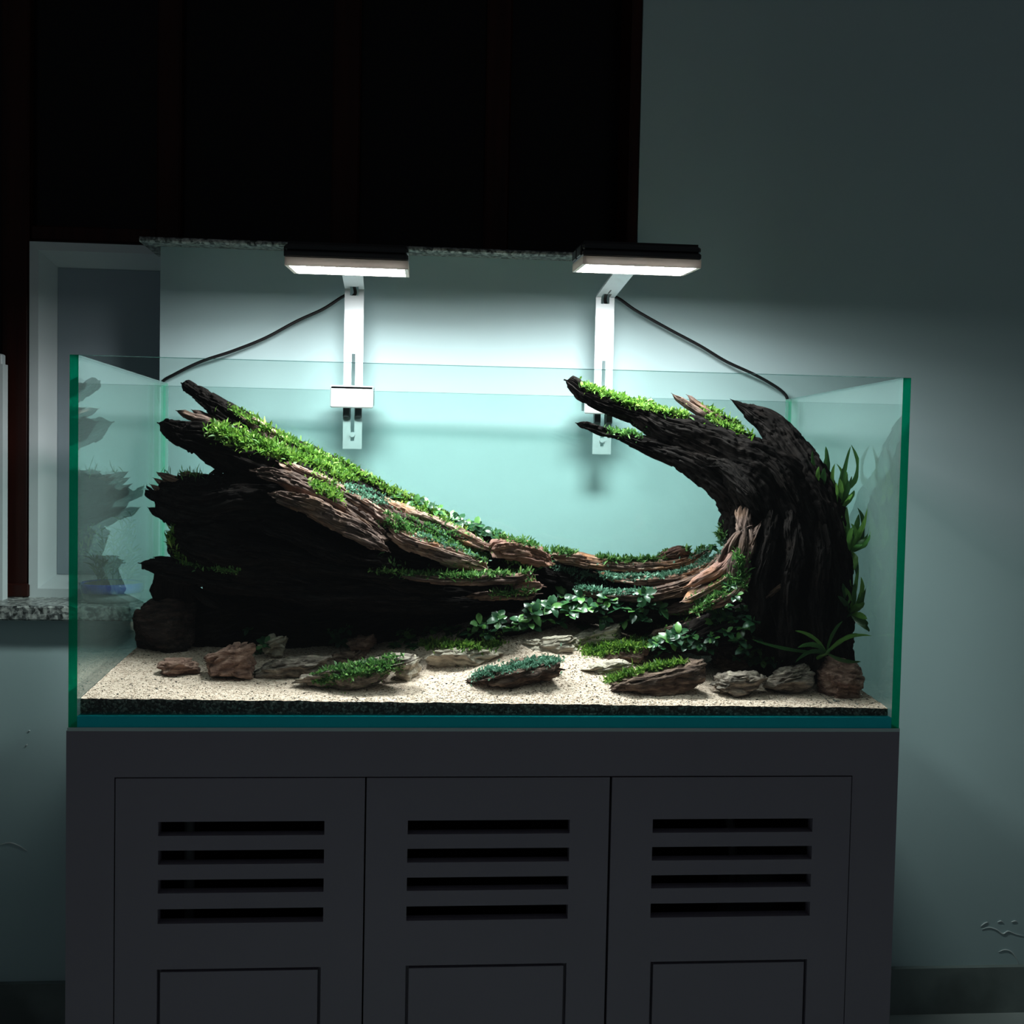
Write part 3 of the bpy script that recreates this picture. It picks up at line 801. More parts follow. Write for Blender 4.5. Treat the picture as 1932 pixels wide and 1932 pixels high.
    # consistent outward winding
    o = obj(name, verts, faces, material, parent, True)
    g = np.zeros((len(verts), 3))
    g[:-2] = np.stack([Sg*0.10 + sd*0.37, rm*ct*1.0, rm*st*1.0], -1).reshape(-1, 3)
    at = o.data.attributes.new('grain', 'FLOAT_VECTOR', 'POINT')
    at.data.foreach_set('vector', g.ravel())
    if solid:
        add_solid(verts, faces)
    return o

def bundle(rows, n, mats, parent, seed, **kw):
    r = random.Random(seed)
    for i in range(n):
        t = (i + 0.5)/n*2 - 1
        a0, a1 = r.uniform(0, 0.22), r.uniform(0.75, 1.0)
        sp = spline(np.array(rows, float), 40)
        sp = sp[int(a0*39):int(a1*39) + 1][::4]
        if len(sp) < 3: continue
        q = []
        for row in sp:
            q.append((row[0] + t*row[3]*0.25, row[1] + t*row[3]*0.85 + r.uniform(-1, 1), row[2] - row[4]*0.45*(1 - t*t)**0.5 - 0.002 - 0.004*t, max(row[3]/n*1.05, 2.2), max(row[4]*0.5, 0.004)))
        strip(q, 'splinter_plate', mats[i % len(mats)], parent, **{**dict(ridge=.0020, k=6, lump=.15, jag=(.03, .03), taper=(.004, .004), ds=.0020, dm=.0013, step=.0014, box=.65, blunt=.5, wob=.0015), **kw})
wd, wl, wm, wr = M['wood_shade'], M['wood_lit'], M['wood'], M['wood_red']
bz = float(sand_z(-0.2, 0.3))
log = thing('driftwood_log', (-0.2, 0.30, bz), 'dark splintered driftwood log sloping down from upper left to the middle', 'driftwood')
strip([(285, 928, .36, 18, .025), (340, 945, .34, 46, .05), (420, 950, .31, 56, .08), (540, 958, .28, 72, .09), (680, 1005, .27, 58, .09), (820, 1050, .27, 42, .07), (950, 1075, .28, 30, .05), (1060, 1092, .29, 18, .04)], 'core', wd, log, lump=.10, jag=(.03, .01), ridge=.005, taper=(.02, .02))
strip([(322, 1005, .33, 34, .04), (450, 1040, .30, 68, .09), (600, 1072, .28, 68, .09), (760, 1105, .27, 48, .08), (900, 1122, .27, 34, .05), (1020, 1125, .28, 26, .04)], 'core', wd, log, lump=.10, ridge=.005, taper=(.02, .02))
strip([(262, 1190, .36, 50, .03), (450, 1175, .36, 68, .05), (700, 1170, .35, 60, .05), (950, 1150, .35, 50, .05), (1110, 1135, .34, 36, .05)], 'core', wd, log, ridge=.005, taper=(.01, .02))  # added dark backing that keeps the hollow under the log black
strip([(298, 797, .30, 7, .012), (340, 818, .29, 20, .03), (410, 838, .28, 34, .045), (500, 872, .28, 48, .065), (600, 918, .28, 50, .07), (720, 978, .275, 42, .07), (830, 1024, .275, 32, .06), (930, 1055, .28, 16, .03)], 'prong', wd, log, lump=.12, jag=(.022, .01), ridge=.0045, taper=(.012, .02))
strip([(341, 721, .33, 9, .012), (372, 742, .33, 13, .016), (430, 780, .32, 18, .024), (500, 822, .31, 19, .03), (580, 860, .305, 20, .032), (680, 911, .30, 20, .034), (780, 956, .30, 18, .032), (880, 1003, .30, 16, .03), (965, 1026, .30, 12, .02)], 'prong', wd, log, lump=.10, jag=(.010, .01), ridge=.003, taper=(.004, .02), ds=.002, dm=.0018)
for rows, mt_ in (
    ([(331, 775, .31, 5, .008), (375, 790, .31, 9, .012), (430, 808, .305, 10, .015), (480, 830, .30, 8, .012)], wm),
    ([(360, 772, .32, 5, .006), (400, 790, .315, 8, .010), (450, 810, .31, 8, .012)], wm),
    ([(393, 776, .325, 4, .006), (425, 790, .32, 7, .010), (470, 806, .315, 8, .012)], wd),
    ([(318, 800, .285, 4, .006), (365, 803, .28, 8, .012), (420, 815, .275, 9, .014)], wd),
    ([(296, 890, .345, 4, .006), (325, 905, .335, 9, .012), (375, 925, .32, 12, .02)], wm),
    ([(288, 902, .34, 3, .005), (320, 920, .33, 7, .010), (365, 940, .315, 9, .016)], wm),
    ([(282, 912, .335, 3, .005), (315, 932, .325, 7, .010), (360, 950, .31, 9, .016)], wm),
    ([(264, 923, .36, 2, .004), (290, 935, .35, 8, .010), (335, 955, .33, 12, .016)], wd),
    ([(278, 957, .355, 4, .006), (305, 970, .345, 9, .012), (350, 985, .33, 12, .02)], wd),
    ([(270, 912, .365, 1.5, .003), (285, 925, .36, 4, .006), (310, 940, .35, 6, .01)], wd),
    ([(395, 893, .32, 4, .008), (430, 885, .31, 9, .014), (470, 900, .29, 12, .02)], wd),
    ([(335, 893, .325, 4, .008), (385, 902, .315, 7, .014), (440, 908, .30, 10, .02)], wm),
    ([(552, 829, .335, 3.5, .005), (600, 850, .335, 4.5, .008), (660, 880, .33, 4, .006)], wd),
    ([(600, 850, .325, 3, .006), (660, 880, .325, 5, .010), (725, 915, .32, 4, .008)], wm)):
    strip(rows, 'splinter', mt_, log, ridge=.0016, k=5, lump=.15, jag=(.006, .006), taper=(.012, .02), ds=.0018, dm=.0014, step=.001)
for rows, mt_ in (
    ([(452, 783, .285, 5, .008), (490, 808, .28, 9, .012), (530, 835, .275, 9, .012), (560, 855, .27, 5, .008)], wl),
    ([(520, 868, .215, 6, .010), (600, 903, .21, 10, .018), (670, 940, .205, 11, .020), (740, 985, .20, 10, .020), (800, 1018, .205, 6, .012)], wl),
    ([(470, 888, .20, 7, .012), (545, 905, .185, 14, .022), (620, 945, .18, 16, .025), (690, 985, .18, 14, .022), (745, 1020, .185, 7, .012)], wm),
    ([(505, 930, .17, 8, .012), (575, 950, .155, 16, .020), (640, 982, .15, 20, .022), (700, 1015, .15, 16, .02), (735, 1040, .155, 8, .012)], wm),
    ([(600, 985, .145, 4, .010), (660, 1005, .14, 9, .014), (715, 1030, .14, 8, .012), (738, 1043, .145, 4, .008)], wm),
    ([(720, 990, .20, 6, .010), (770, 1020, .185, 15, .020), (840, 1045, .18, 16, .022), (900, 1065, .185, 11, .018), (930, 1078, .19, 5, .01)], wl),
    ([(640, 905, .26, 5, .012), (720, 945, .245, 9, .02), (800, 980, .24, 11, .022), (870, 1012, .24, 11, .02), (935, 1040, .245, 7, .012)], wl),
    ([(560, 875, .25, 6, .012), (640, 915, .235, 10, .02), (720, 960, .225, 12, .022), (800, 1002, .22, 11, .02), (880, 1040, .225, 8, .016)], wm),
    ([(915, 1036, .235, 14, .020), (965, 1037, .23, 21, .026), (1015, 1050, .235, 18, .024), (1048, 1066, .24, 8, .012)], wr),
    ([(740, 1083, .19, 5, .010), (850, 1092, .165, 8, .018), (950, 1090, .165, 8, .018), (1015, 1085, .18, 7, .012)], wm),
    ([(950, 1100, .18, 9, .012), (992, 1102, .175, 12, .016), (1032, 1108, .18, 8, .012)], wr),
    ([(870, 1126, .19, 5, .010), (955, 1124, .175, 8, .014), (1025, 1120, .185, 6, .010)], wm),
    ([(480, 985, .185, 8, .012), (560, 1010, .175, 16, .02), (650, 1045, .175, 18, .02), (760, 1070, .185, 12, .016)], wd),
    ([(440, 1030, .20, 8, .012), (540, 1050, .19, 15, .02), (660, 1075, .19, 16, .02), (790, 1100, .20, 10, .016)], wd)):
    strip(rows, 'bark_strip', mt_, log, ridge=.0038, k=8, lump=.14, jag=(.03, .03), taper=(.006, .006), ds=.0018, dm=.0014, step=.0022, box=.7, blunt=.55)
    if rows[1][3] >= 9: bundle(rows, 3 if rows[1][3] >= 13 else 2, [mt_, wm if mt_ is wl else mt_, mt_], log, int(rows[0][0] + rows[0][1]))
strip([(260, 1062, .28, 6, .010), (300, 1075, .27, 12, .016), (380, 1090, .25, 16, .022), (500, 1106, .23, 22, .03), (640, 1122, .22, 24, .03), (800, 1136, .22, 19, .026), (930, 1140, .22, 9, .014)], 'plank', wd, log, jag=(.02, .02), taper=(.005, .03), ridge=.003, ds=.002, dm=.0018)
for rows in ([(275, 1058, .30, 4, .008), (315, 1063, .29, 7, .012), (375, 1075, .27, 8, .014)], [(288, 1051, .31, 4, .006), (320, 1058, .305, 7, .010), (362, 1068, .29, 8, .012)],
             [(335, 1072, .30, 40, .02), (330, 1105, .31, 42, .025), (322, 1150, .32, 50, .03)],
             [(355, 1095, .26, 5, .008), (375, 1120, .25, 9, .012), (420, 1150, .25, 14, .02)]):
    strip(rows, 'splinter', wd, log, ridge=.0016, k=5, ds=.0018, dm=.0014, step=.001, taper=(.01, .02), jag=(.006, .006))

# slabs bridging the valley between log and trunk
def slab(rows, material, label, **kw):
    r0 = rows[len(rows)//2]
    p = P(r0[0], r0[1], r0[2])
    t = thing('wood_slab', (p[0], p[1], p[2] - r0[3]*mpp(r0[2])), label, 'driftwood', 'wood slabs in the valley between log and trunk')
    strip(rows, 'slab_body', material, t, **{**dict(ridge=.0028, k=8, lump=.12, jag=(.025, .02), taper=(.006, .012), ds=.0018, dm=.0014, step=.0022, box=.7, blunt=.45), **{k_: v_ for k_, v_ in kw.items()}})
    bundle(rows, 2 if max(q_[3] for q_ in rows) < 12 else 3, [material, wm], t, int(rows[0][0]), ds=.0022)
    return t
slab([(1030, 1048, .28, 10, .02), (1100, 1058, .275, 13, .024), (1165, 1067, .275, 11, .024), (1235, 1066, .275, 9, .022), (1300, 1056, .275, 9, .02), (1350, 1030, .275, 8, .016)], wl, 'tan wood slab forming the lowest dip of the skyline, moss along its top')
slab([(1120, 1080, .25, 4, .012), (1190, 1093, .24, 8, .02), (1280, 1088, .235, 9, .022), (1350, 1062, .24, 11, .022), (1390, 1035, .245, 10, .02)], wl, 'tan and orange slab curving up to the trunk below the blue-green moss band')
slab([(1080, 1112, .22, 5, .012), (1150, 1124, .205, 8, .02), (1245, 1120, .20, 13, .024), (1330, 1092, .205, 15, .024), (1395, 1052, .21, 12, .02)], wm, 'grooved brown slab above the dark leafy plants, rising right to the trunk')
slab([(1170, 1160, .22, 7, .014), (1260, 1150, .205, 10, .02), (1340, 1125, .20, 11, .02), (1400, 1095, .205, 9, .016)], wm, 'narrow grey-brown slab just left of the mossy roots')
slab([(1222, 1200, .19, 7, .012), (1285, 1186, .18, 11, .018), (1335, 1172, .175, 11, .018), (1365, 1162, .175, 6, .012)], wl, 'pale streaked slab behind the leafy plants at the foot of the trunk')
slab([(1238, 1052, .28, 5, .012), (1278, 1043, .28, 10, .016), (1306, 1046, .28, 6, .012)], wr, 'small reddish wood lump on the mossy skyline dip', jag=(.004, .004), taper=(.008, .008))
strip([(960, 1100, .34, 38, .05), (1050, 1112, .335, 58, .06), (1160, 1132, .33, 62, .06), (1300, 1130, .32, 62, .06), (1420, 1110, .30, 60, .06)], 'core', wd, log, ridge=.003, lump=.05)
strip([(860, 1200, .235, 12, .03), (930, 1184, .23, 20, .034), (1010, 1164, .225, 22, .036), (1100, 1150, .22, 22, .036), (1190, 1150, .215, 22, .036), (1270, 1152, .205, 16, .03)], 'core', wd, log, ridge=.003)

trunk = thing('curved_driftwood', tuple(P(1510, 1290, .2)), 'curved dark driftwood trunk at right whose arms reach left under the lamp', 'driftwood')
strip([(1512, 1300, .21, 92, .08), (1505, 1200, .21, 98, .08), (1488, 1080, .21, 110, .09), (1465, 985, .21, 110, .085), (1425, 905, .215, 80, .075), (1355, 850, .235, 50, .055), (1280, 814, .26, 36, .042), (1200, 780, .28, 21, .030), (1130, 751, .287, 17, .020), (1090, 730, .288, 13, .015), (1064, 717, .288, 9, .011)], 'stem', wd, trunk, ridge=.005, k=9, lump=.07, jag=(.01, .008), taper=(.02, .005), ds=.0026, dm=.003, wob=.003)
strip([(1086, 797, .26, 5, .008), (1130, 812, .26, 8, .012), (1180, 825, .255, 10, .016), (1240, 846, .245, 17, .022), (1310, 880, .225, 21, .03), (1375, 935, .205, 26, .035), (1405, 1010, .20, 26, .04)], 'arm', wd, trunk, ridge=.003, lump=.12, jag=(.01, .01), taper=(.008, .03), ds=.0022, dm=.002)
strip([(1376, 753, .26, 4, .006), (1418, 776, .255, 13, .016), (1462, 812, .235, 24, .026), (1505, 875, .20, 34, .034), (1542, 935, .17, 38, .04), (1562, 1010, .155, 38, .04), (1570, 1100, .15, 36, .038), (1568, 1200, .15, 36, .038), (1570, 1290, .15, 42, .04)], 'buttress', wd, trunk, ridge=.004, lump=.08, jag=(.008, .01), taper=(.03, .02))
for rows, mt_ in (
    ([(1267, 742, .265, 3, .005), (1295, 762, .265, 7, .009), (1345, 796, .25, 10, .014)], wm),
    ([(1294, 744, .27, 3, .005), (1325, 770, .265, 7, .009), (1372, 802, .25, 10, .014)], wm),
    ([(1325, 764, .27, 4, .006), (1360, 788, .265, 9, .012), (1405, 818, .25, 10, .016)], wd)):
    strip(rows, 'splinter', mt_, trunk, ridge=.0016, k=5, ds=.0018, dm=.0014, step=.001, taper=(.01, .02), jag=(.008, .006))
for rows, mt_ in (
    ([(1410, 930, .185, 8, .012), (1405, 1020, .125, 14, .018), (1388, 1090, .12, 16, .02), (1362, 1150, .12, 12, .016)], wm),
    ([(1450, 915, .185, 8, .012), (1445, 1030, .115, 16, .02), (1432, 1120, .11, 16, .02), (1425, 1210, .11, 14, .016)], wd),
    ([(1495, 915, .175, 9, .012), (1495, 1040, .105, 18, .02), (1485, 1150, .10, 18, .02), (1480, 1270, .10, 16, .016)], wd),
    ([(1540, 950, .17, 9, .012), (1545, 1060, .105, 15, .018), (1540, 1160, .10, 15, .018), (1535, 1280, .10, 14, .016)], wd),
    ([(1300, 850, .215, 8, .010), (1360, 880, .185, 14, .016), (1415, 930, .14, 14, .016), (1450, 990, .13, 10, .012)], wd),
    ([(1380, 830, .20, 8, .010), (1440, 865, .165, 14, .016), (1490, 920, .135, 14, .016), (1520, 990, .12, 10, .012)], wd)):
    strip(rows, 'bark_strip', mt_, trunk, ridge=.004, k=8, lump=.2, jag=(.03, .03), taper=(.01, .01), ds=.002, dm=.0016, step=.0022, wob=.006, box=.75)
    bundle(rows, 3, [mt_], trunk, int(rows[0][0]), wob=.004)
for rows, mt_ in (
    ([(1392, 1010, .15, 8, .012), (1378, 1050, .135, 12, .016), (1340, 1085, .135, 11, .016), (1290, 1112, .15, 6, .010)], wr),
    ([(1402, 1040, .13, 7, .010), (1378, 1085, .12, 10, .014), (1335, 1112, .125, 10, .014), (1285, 1135, .14, 5, .010)], wl),
    ([(1412, 1075, .115, 6, .010), (1395, 1115, .105, 10, .014), (1360, 1140, .11, 9, .014), (1300, 1158, .125, 5, .010)], wr),
    ([(1392, 1000, .15, 4, .006), (1370, 1035, .14, 6, .008), (1352, 1070, .14, 6, .008), (1330, 1085, .15, 3, .006)], wm),
    ([(1496, 1070, .112, 3, .004), (1486, 1100, .106, 4, .006), (1462, 1120, .102, 5, .007), (1436, 1134, .102, 4, .007), (1422, 1150, .104, 3, .005)], wm),
    ([(1474, 1112, .106, 2.5, .004), (1452, 1136, .100, 4, .006), (1432, 1165, .098, 4, .006), (1424, 1190, .098, 3, .005)], wd),
    ([(1440, 985, .125, 3, .005), (1425, 1010, .115, 5, .007), (1412, 1045, .108, 5, .007), (1402, 1080, .105, 4, .006)], wm),
    ([(1425, 990, .13, 3, .005), (1405, 1000, .125, 5, .007), (1385, 1022, .125, 5, .007), (1372, 1050, .13, 4, .006)], wm),
    ([(1465, 1010, .112, 3, .005), (1455, 1050, .104, 5, .007), (1440, 1085, .102, 5, .007), (1432, 1120, .102, 4, .006)], wd),
    ([(1405, 1085, .108, 4, .006), (1385, 1118, .10, 7, .010), (1352, 1135, .105, 7, .010), (1312, 1148, .12, 5, .008)], wl)):
    strip(rows, 'root', mt_, trunk, ridge=.0022, k=6, lump=.25, jag=(.01, .012), taper=(.008, .012), ds=.0016, dm=.0012, step=.0012, wob=.004)

strip([(1200, 1226, .19, 10, .03), (1280, 1208, .18, 24, .045), (1360, 1190, .165, 42, .055), (1440, 1200, .155, 62, .06)], 'root_mass', wd, trunk, ridge=.003)

# ------------------------------------------------------------------ stones
def ico(sub):
    import bmesh
    bm = bmesh.new(); bmesh.ops.create_icosphere(bm, subdivisions=sub, radius=1.0)
    v = np.array([x.co[:] for x in bm.verts]); f_ = np.array([[q.index for q in p.verts] for p in bm.faces]); bm.free()
    return v, f_
ICO = ico(5)
def sand_hit(px, py):
    d = ray(px, py)
    lo = (Y0S + 0.003 - CP[1])/d[1]; hi = (Y1S - CP[1])/d[1]
    for t in np.linspace(lo, hi, 240):
        p = CP + d*t
        if p[2] <= float(sand_z(p[0], p[1])):
            return p
    return CP + d*hi
def stone(x0, x1, y0, y1, depth, ang, material, label, seed, cuts=14, layers=0.0, Y=None, sub=None, sink=0.004, name='stone', group='stones lying on the sand'):
    """a stone filling the pixel box x0..x1, y0..y1, its lower edge on the sand (or at depth Y)"""
    r = np.random.default_rng(seed)
    cx_, cyb = (x0 + x1)/2, y1
    base = sand_hit(cx_, cyb) if Y is None else P(cx_, cyb, Y)
    Yc = base[1] + depth*0.8
    sc_ = mpp(base[1] + depth*0.5)
    hw_, hh = (x1 - x0)/2*sc_, (y1 - y0)/2*sc_
    v, f_ = ICO
    v = np.sign(v)*np.abs(v)**np.array([0.72, 0.8, 0.62])
    for _ in range(cuts):
        n = r.normal(size=3); n[2] *= 0.8; n /= np.linalg.norm(n)
        d = r.uniform(0.62, 0.92)
        t = v @ n - d
        v = v - np.maximum(t, 0)[:, None]*n*0.97
    v /= np.abs(v).max(axis=0)
    a = math.radians(ang)
    if layers > 0:
        lay = v[:, 2]*4.5 + 0.5*noise3(v[:, 0]*1.5, v[:, 1]*1.5, v[:, 2]*0.3, seed)
        li = np.floor(lay)
        th = np.arctan2(v[:, 1], v[:, 0])
        rr = 1 + layers*(noise3(np.cos(th)*1.6 + li*3.1, np.sin(th)*1.6, li*7.7, seed + 3) - 0.55)*2
        v[:, 0] *= rr; v[:, 1] *= rr
    c, s_ = math.cos(a), math.sin(a)
    # a long body leaning by ang in the x-z plane, then fitted to its box
    lw = hw_; lh = hh if abs(ang) < 1 else max(hh - abs(math.sin(a))*hw_*0.85, hh*0.45)
    p = np.stack([v[:, 0]*lw, v[:, 1]*depth, v[:, 2]*lh], -1)
    nz = noise3(p[:, 0]*90 + seed, p[:, 1]*90, p[:, 2]*150, seed) - 0.5
    nb = noise3(p[:, 0]*260, p[:, 1]*260 + seed, p[:, 2]*420, seed + 1) - 0.5
    nn = v/np.maximum(np.linalg.norm(v, axis=1), 1e-6)[:, None]
    nc = noise3(p[:, 0]*40 + seed, p[:, 1]*60, p[:, 2]*230, seed + 2)
    p = p + nn*(nz*0.007 + nb*0.003 - 0.0045*(np.abs(2*nc - 1) < 0.22))[:, None]
    p = np.stack([p[:, 0]*c - p[:, 2]*s_, p[:, 1], p[:, 0]*s_ + p[:, 2]*c], -1)
    p[:, 0] *= hw_/np.abs(p[:, 0]).max()
    ce = np.array([P(cx_, cyb, Yc)[0], Yc, 0])
    p = p + ce
    mid = P(cx_, (y0 + y1)/2, base[1] + depth*0.5)[2]
    p[:, 2] += mid - sink*0.5
    # the underside widens down into the sand it rests on
    zc_ = mid - sink*0.5 + (p[:, 0] - ce[0])*math.tan(a)
    low = v[:, 2] < 0
    tt = np.clip(-v[:, 2], 0, 1)
    gz_ = (sand_z(p[:, 0], np.clip(p[:, 1], Y0S, Y1S)) if Y is None else np.full(len(p), base[2])) - sink
    p[:, 2] = np.where(low, np.minimum(p[:, 2], p[:, 2]*(1 - tt**1.5) + gz_*tt**1.5), p[:, 2])
    p[:, 2] = np.maximum(p[:, 2], zb0 + 0.002)
    p[:, 0] = np.clip(p[:, 0], -XI + 0.001, XI - 0.001); p[:, 1] = np.clip(p[:, 1], Y0S + 0.002, Y1S - 0.002)
    o = obj(name, p, f_, material, None, True)
    tag(o, label, 'stone', group)
    add_solid(p, f_)
    return o
stone(372, 484, 1198, 1284, .030, 28, M['rock_red'], 'tall red-brown wedge stone at left front of the dark log', 3, 18)
stone(288, 376, 1238, 1278, .024, -4, M['rock_red'], 'low dull red stone half in shade left of the wedge stone', 4, 12, .10)
stone(488, 546, 1188, 1246, .022, 18, M['rock_pale'], 'small curled pale stone behind the layered grey stone', 5, 16, .15)
stone(478, 636, 1228, 1282, .030, 6, M['rock_grey'], 'layered grey-brown stone right of the red wedge stone', 6, 12, .16)
stone(652, 712, 1192, 1238, .020, 14, M['rock_red'], 'small bright reddish stone in the shade under the log', 8, 14, .08)
stone(622, 696, 1226, 1262, .020, 4, M['rock_dark'], 'dark brown stone tucked beneath the small reddish stone', 9, 12, .08)
stone(550, 792, 1228, 1308, .034, 12, M['rock_grey'], 'long mossy slate lying nearest the front left of the sand', 10, 14, .14)
stone(735, 800, 1222, 1286, .020, 20, M['rock_pale'], 'pale round-ended stone closing the right end of the mossy slate', 12, 16, .10)
stone(790, 952, 1206, 1262, .030, 6, M['rock_pale'], 'pale flat stone with green moss along its top edge', 13, 12, .14)
stone(874, 1086, 1226, 1302, .032, 13, M['rock_dark'], 'dark front stone capped with blue-green moss in mid sand', 14, 12, .16)
stone(962, 1104, 1192, 1230, .034, 8, M['rock_pale'], 'thin pale flagstone at the back of the sand path', 15, 10, .12)
stone(1066, 1178, 1164, 1224, .026, 22, M['rock_pale'], 'upturned grey slab pointing right beside the sand path', 16, 16, .08)
stone(1092, 1210, 1240, 1276, .024, 8, M['rock_pale'], 'pale flat shard lying under the green moss mound', 17, 12, .12)
stone(1098, 1245, 1204, 1250, .032, 8, M['rock_dark'], 'dark stone under the bright green moss mound', 18, 12, .12)
stone(1108, 1336, 1242, 1314, .032, 13, M['rock_dark'], 'long dark stone with a moss stripe at right front of the sand', 19, 12, .16)
stone(1328, 1448, 1262, 1318, .030, 3, M['rock_grey'], 'blunt dark boulder with a pale upper rim below the leafy plants', 20, 16, .06)
stone(1428, 1540, 1248, 1314, .028, 12, M['rock_grey'], 'mottled stone at the foot of the trunk between two boulders', 21, 14, .08)
stone(1336, 1452, 1222, 1268, .030, 6, M['rock_dark'], 'dark stone overgrown by leafy plants behind the blunt boulder', 25, 12, .12)
stone(1540, 1630, 1232, 1322, .034, -12, M['rock_red'], 'upright brown boulder in the right front corner', 22, 18)
stone(243, 385, 1128, 1245, .045, 0, M['rock_shaded'], 'big shadowed brown block under the left end of the log', 23, 14, Y=.27)

# ------------------------------------------------------------------ planting surface
BVH = BVHTree.FromPolygons(np.vstack(SOLID_V).tolist(), [q for fl_ in SOLID_F for q in fl_])
CPv = Vector(CP)
def hit(px, py):
    d = Vector(ray(px, py))
    o_ = CPv + d*1.50
    loc, nrm, i, t = BVH.ray_cast(o_, d, 1.5)
    if loc is None:
        return None, None
    if nrm.dot(d) > 0: nrm = -nrm
    return loc, nrm
def drop(x, y, z):
    loc, nrm, i, t = BVH.ray_cast(Vector((x, y, z)), Vector((0, 0, -1)), 0.08)
    if loc is None: return None, None
    if nrm.z < 0: nrm = -nrm
    return loc, nrm

def moss(path, hw_, count, kind, label, blen=(0.005, 0.010), bw=0.0016, up=0.9, sparse=False):
    """a cushion of short blades rooted on the wood or stone beneath it"""
    pts = spline(path, 120)
    roots = []
    tries = 0
    r = random.Random(int(path[0][0]*7 + path[0][1]))
    while len(roots) < count and tries < count*5:
        tries += 1
        p = pts[r.randrange(120)]
        fade = 0.55 + 0.45*math.sin(p[0]*0.21 + p[1]*0.13)
        loc, nrm = hit(p[0] + r.gauss(0, hw_*0.5), p[1] + r.gauss(0, hw_*0.5)*fade + 2)
        if loc is None: continue
        if loc.y > 0.47: continue
        pn_ = float(noise3(np.array(loc.x*140.0), np.array(loc.y*140.0), np.array(loc.z*140.0), 2))
        if pn_ < 0.40 and r.random() < 0.8: continue
        if r.random() < 0.45:
            a, b_ = drop(loc.x + r.gauss(0, 0.006), loc.y + abs(r.gauss(0, 0.010)), loc.z + 0.018)
            if a is not None and abs(a.z - loc.z) < 0.03: loc, nrm = a, b_
        roots.append((loc, nrm))
    if not roots: return None
    n = len(roots)
    R0 = np.array([l[:] for l, _ in roots]); NN = np.array([q[:] for _, q in roots])
    g = np.random.default_rng(int(path[0][0]))
    D = NN*0.5 + np.array([0, 0, up]) + g.normal(0, 0.55, (n, 3)); D /= np.linalg.norm(D, axis=1)[:, None]
    ln = g.uniform(blen[0]*0.6, blen[1], n)*g.choice([0.8, 1, 1, 1.6], n)
    side = np.cross(D, g.normal(size=(n, 3))); side /= np.linalg.norm(side, axis=1)[:, None]
    bend = np.cross(side, D)*(g.uniform(-0.5, 0.5, n)*ln)[:, None] + np.array([0, 0, -0.15])*ln[:, None]
    wv = side*(bw*g.uniform(0.7, 1.3, n))[:, None]
    b0 = R0 - D*0.0015
    mid = R0 + D*(ln*0.55)[:, None] + bend*0.3
    tip = R0 + D*ln[:, None] + bend
    V = np.stack([b0 - wv*0.5, b0 + wv*0.5, mid + wv, mid - wv, tip], 1).reshape(-1, 3)
    k = np.arange(n)*5
    F = [(a, a + 1, a + 2) for a in k] + [(a, a + 2, a + 3) for a in k] + [(a + 3, a + 2, a + 4) for a in k]
    V[:, 0] = np.clip(V[:, 0], -XI, XI); V[:, 1] = np.clip(V[:, 1], Y0S, Y1S)
    o = obj('moss', V, np.array(F), M[kind])
    at = o.data.attributes.new('rnd', 'FLOAT', 'POINT')
    at.data.foreach_set('value', np.repeat(np.clip(g.beta(1.6, 1.6, n)*0.99, 0, 1), 5))
    return tag(o, label, 'moss', kind='stuff')
B, G_, T_ = 'moss_bright', 'moss_green', 'moss_teal'
moss([(442, 772), (500, 806), (560, 838), (620, 868), (700, 908), (760, 940), (830, 972), (900, 1002)], 9, 2600, B, 'bright moss line along the top edge of the sloping log')
moss([(405, 812), (450, 832), (520, 852), (600, 874), (670, 902)], 16, 3600, B, 'broad bright green moss carpet on the upper shelf of the log', (0.006, 0.012), 0.002)
moss([(590, 912), (640, 938)], 11, 700, B, 'small bright moss tuft on the middle of the log face')
moss([(655, 918), (725, 948)], 8, 700, T_, 'small blue-green moss streak between the brown log strips', (0.003, 0.006))
moss([(722, 985), (780, 998), (850, 1022), (918, 1052)], 12, 2200, G_, 'green moss tongue running down the lower log slope', (0.004, 0.008))
moss([(790, 1005), (850, 1026), (915, 1052)], 9, 1200, T_, 'blue-green moss fringe over the tan plank of the log', (0.003, 0.006))
moss([(700, 1076), (800, 1082), (880, 1086), (960, 1078), (1005, 1072)], 8, 1600, G_, 'moss ledge above the black hollow in mid log')
moss([(930, 1122), (1008, 1114)], 6, 500, G_, 'short moss ledge just left of the dark leafy plants')
moss([(930, 1008), (1015, 1030)], 5, 500, G_, 'thin moss cap on the reddish knot of the skyline')
moss([(1030, 1036), (1080, 1042)], 6, 500, G_, 'moss tuft at the left end of the valley skyline')
moss([(1130, 1050), (1190, 1056), (1258, 1052)], 6, 900, G_, 'moss rim along the bottom of the valley skyline')
moss([(1050, 1070), (1130, 1086), (1200, 1086), (1280, 1078), (1340, 1048), (1362, 1015)], 8, 2600, T_, 'blue-green moss band sweeping up the valley to the trunk', (0.003, 0.0065))
moss([(1088, 1106), (1150, 1114), (1228, 1116)], 8, 1300, T_, 'lower blue-green moss band above the dark leafy plants', (0.003, 0.0065))
moss([(1100, 728), (1150, 744), (1200, 762), (1295, 784)], 8, 2200, B, 'bright moss crest on the upper arm of the trunk')
moss([(1150, 812), (1212, 820)], 5, 500, G_, 'sparse moss on the thin lower arm of the trunk')
moss([(1335, 786), (1380, 804), (1420, 818)], 7, 900, B, 'bright moss in the fork between splinters and fang of the trunk')
moss([(598, 1286), (680, 1268), (752, 1256)], 13, 2000, G_, 'moss mat over the long front left slate', (0.004, 0.008))
moss([(798, 1216), (870, 1218), (942, 1216)], 9, 1500, B, 'yellow-green moss along the pale flat stone')
moss([(898, 1274), (970, 1258), (1055, 1244)], 11, 1900, T_, 'blue-green moss cap on the dark front stone', (0.003, 0.006))
moss([(1108, 1232), (1170, 1220), (1220, 1216)], 13, 2200, B, 'bright green moss mound at the right of the sand path')
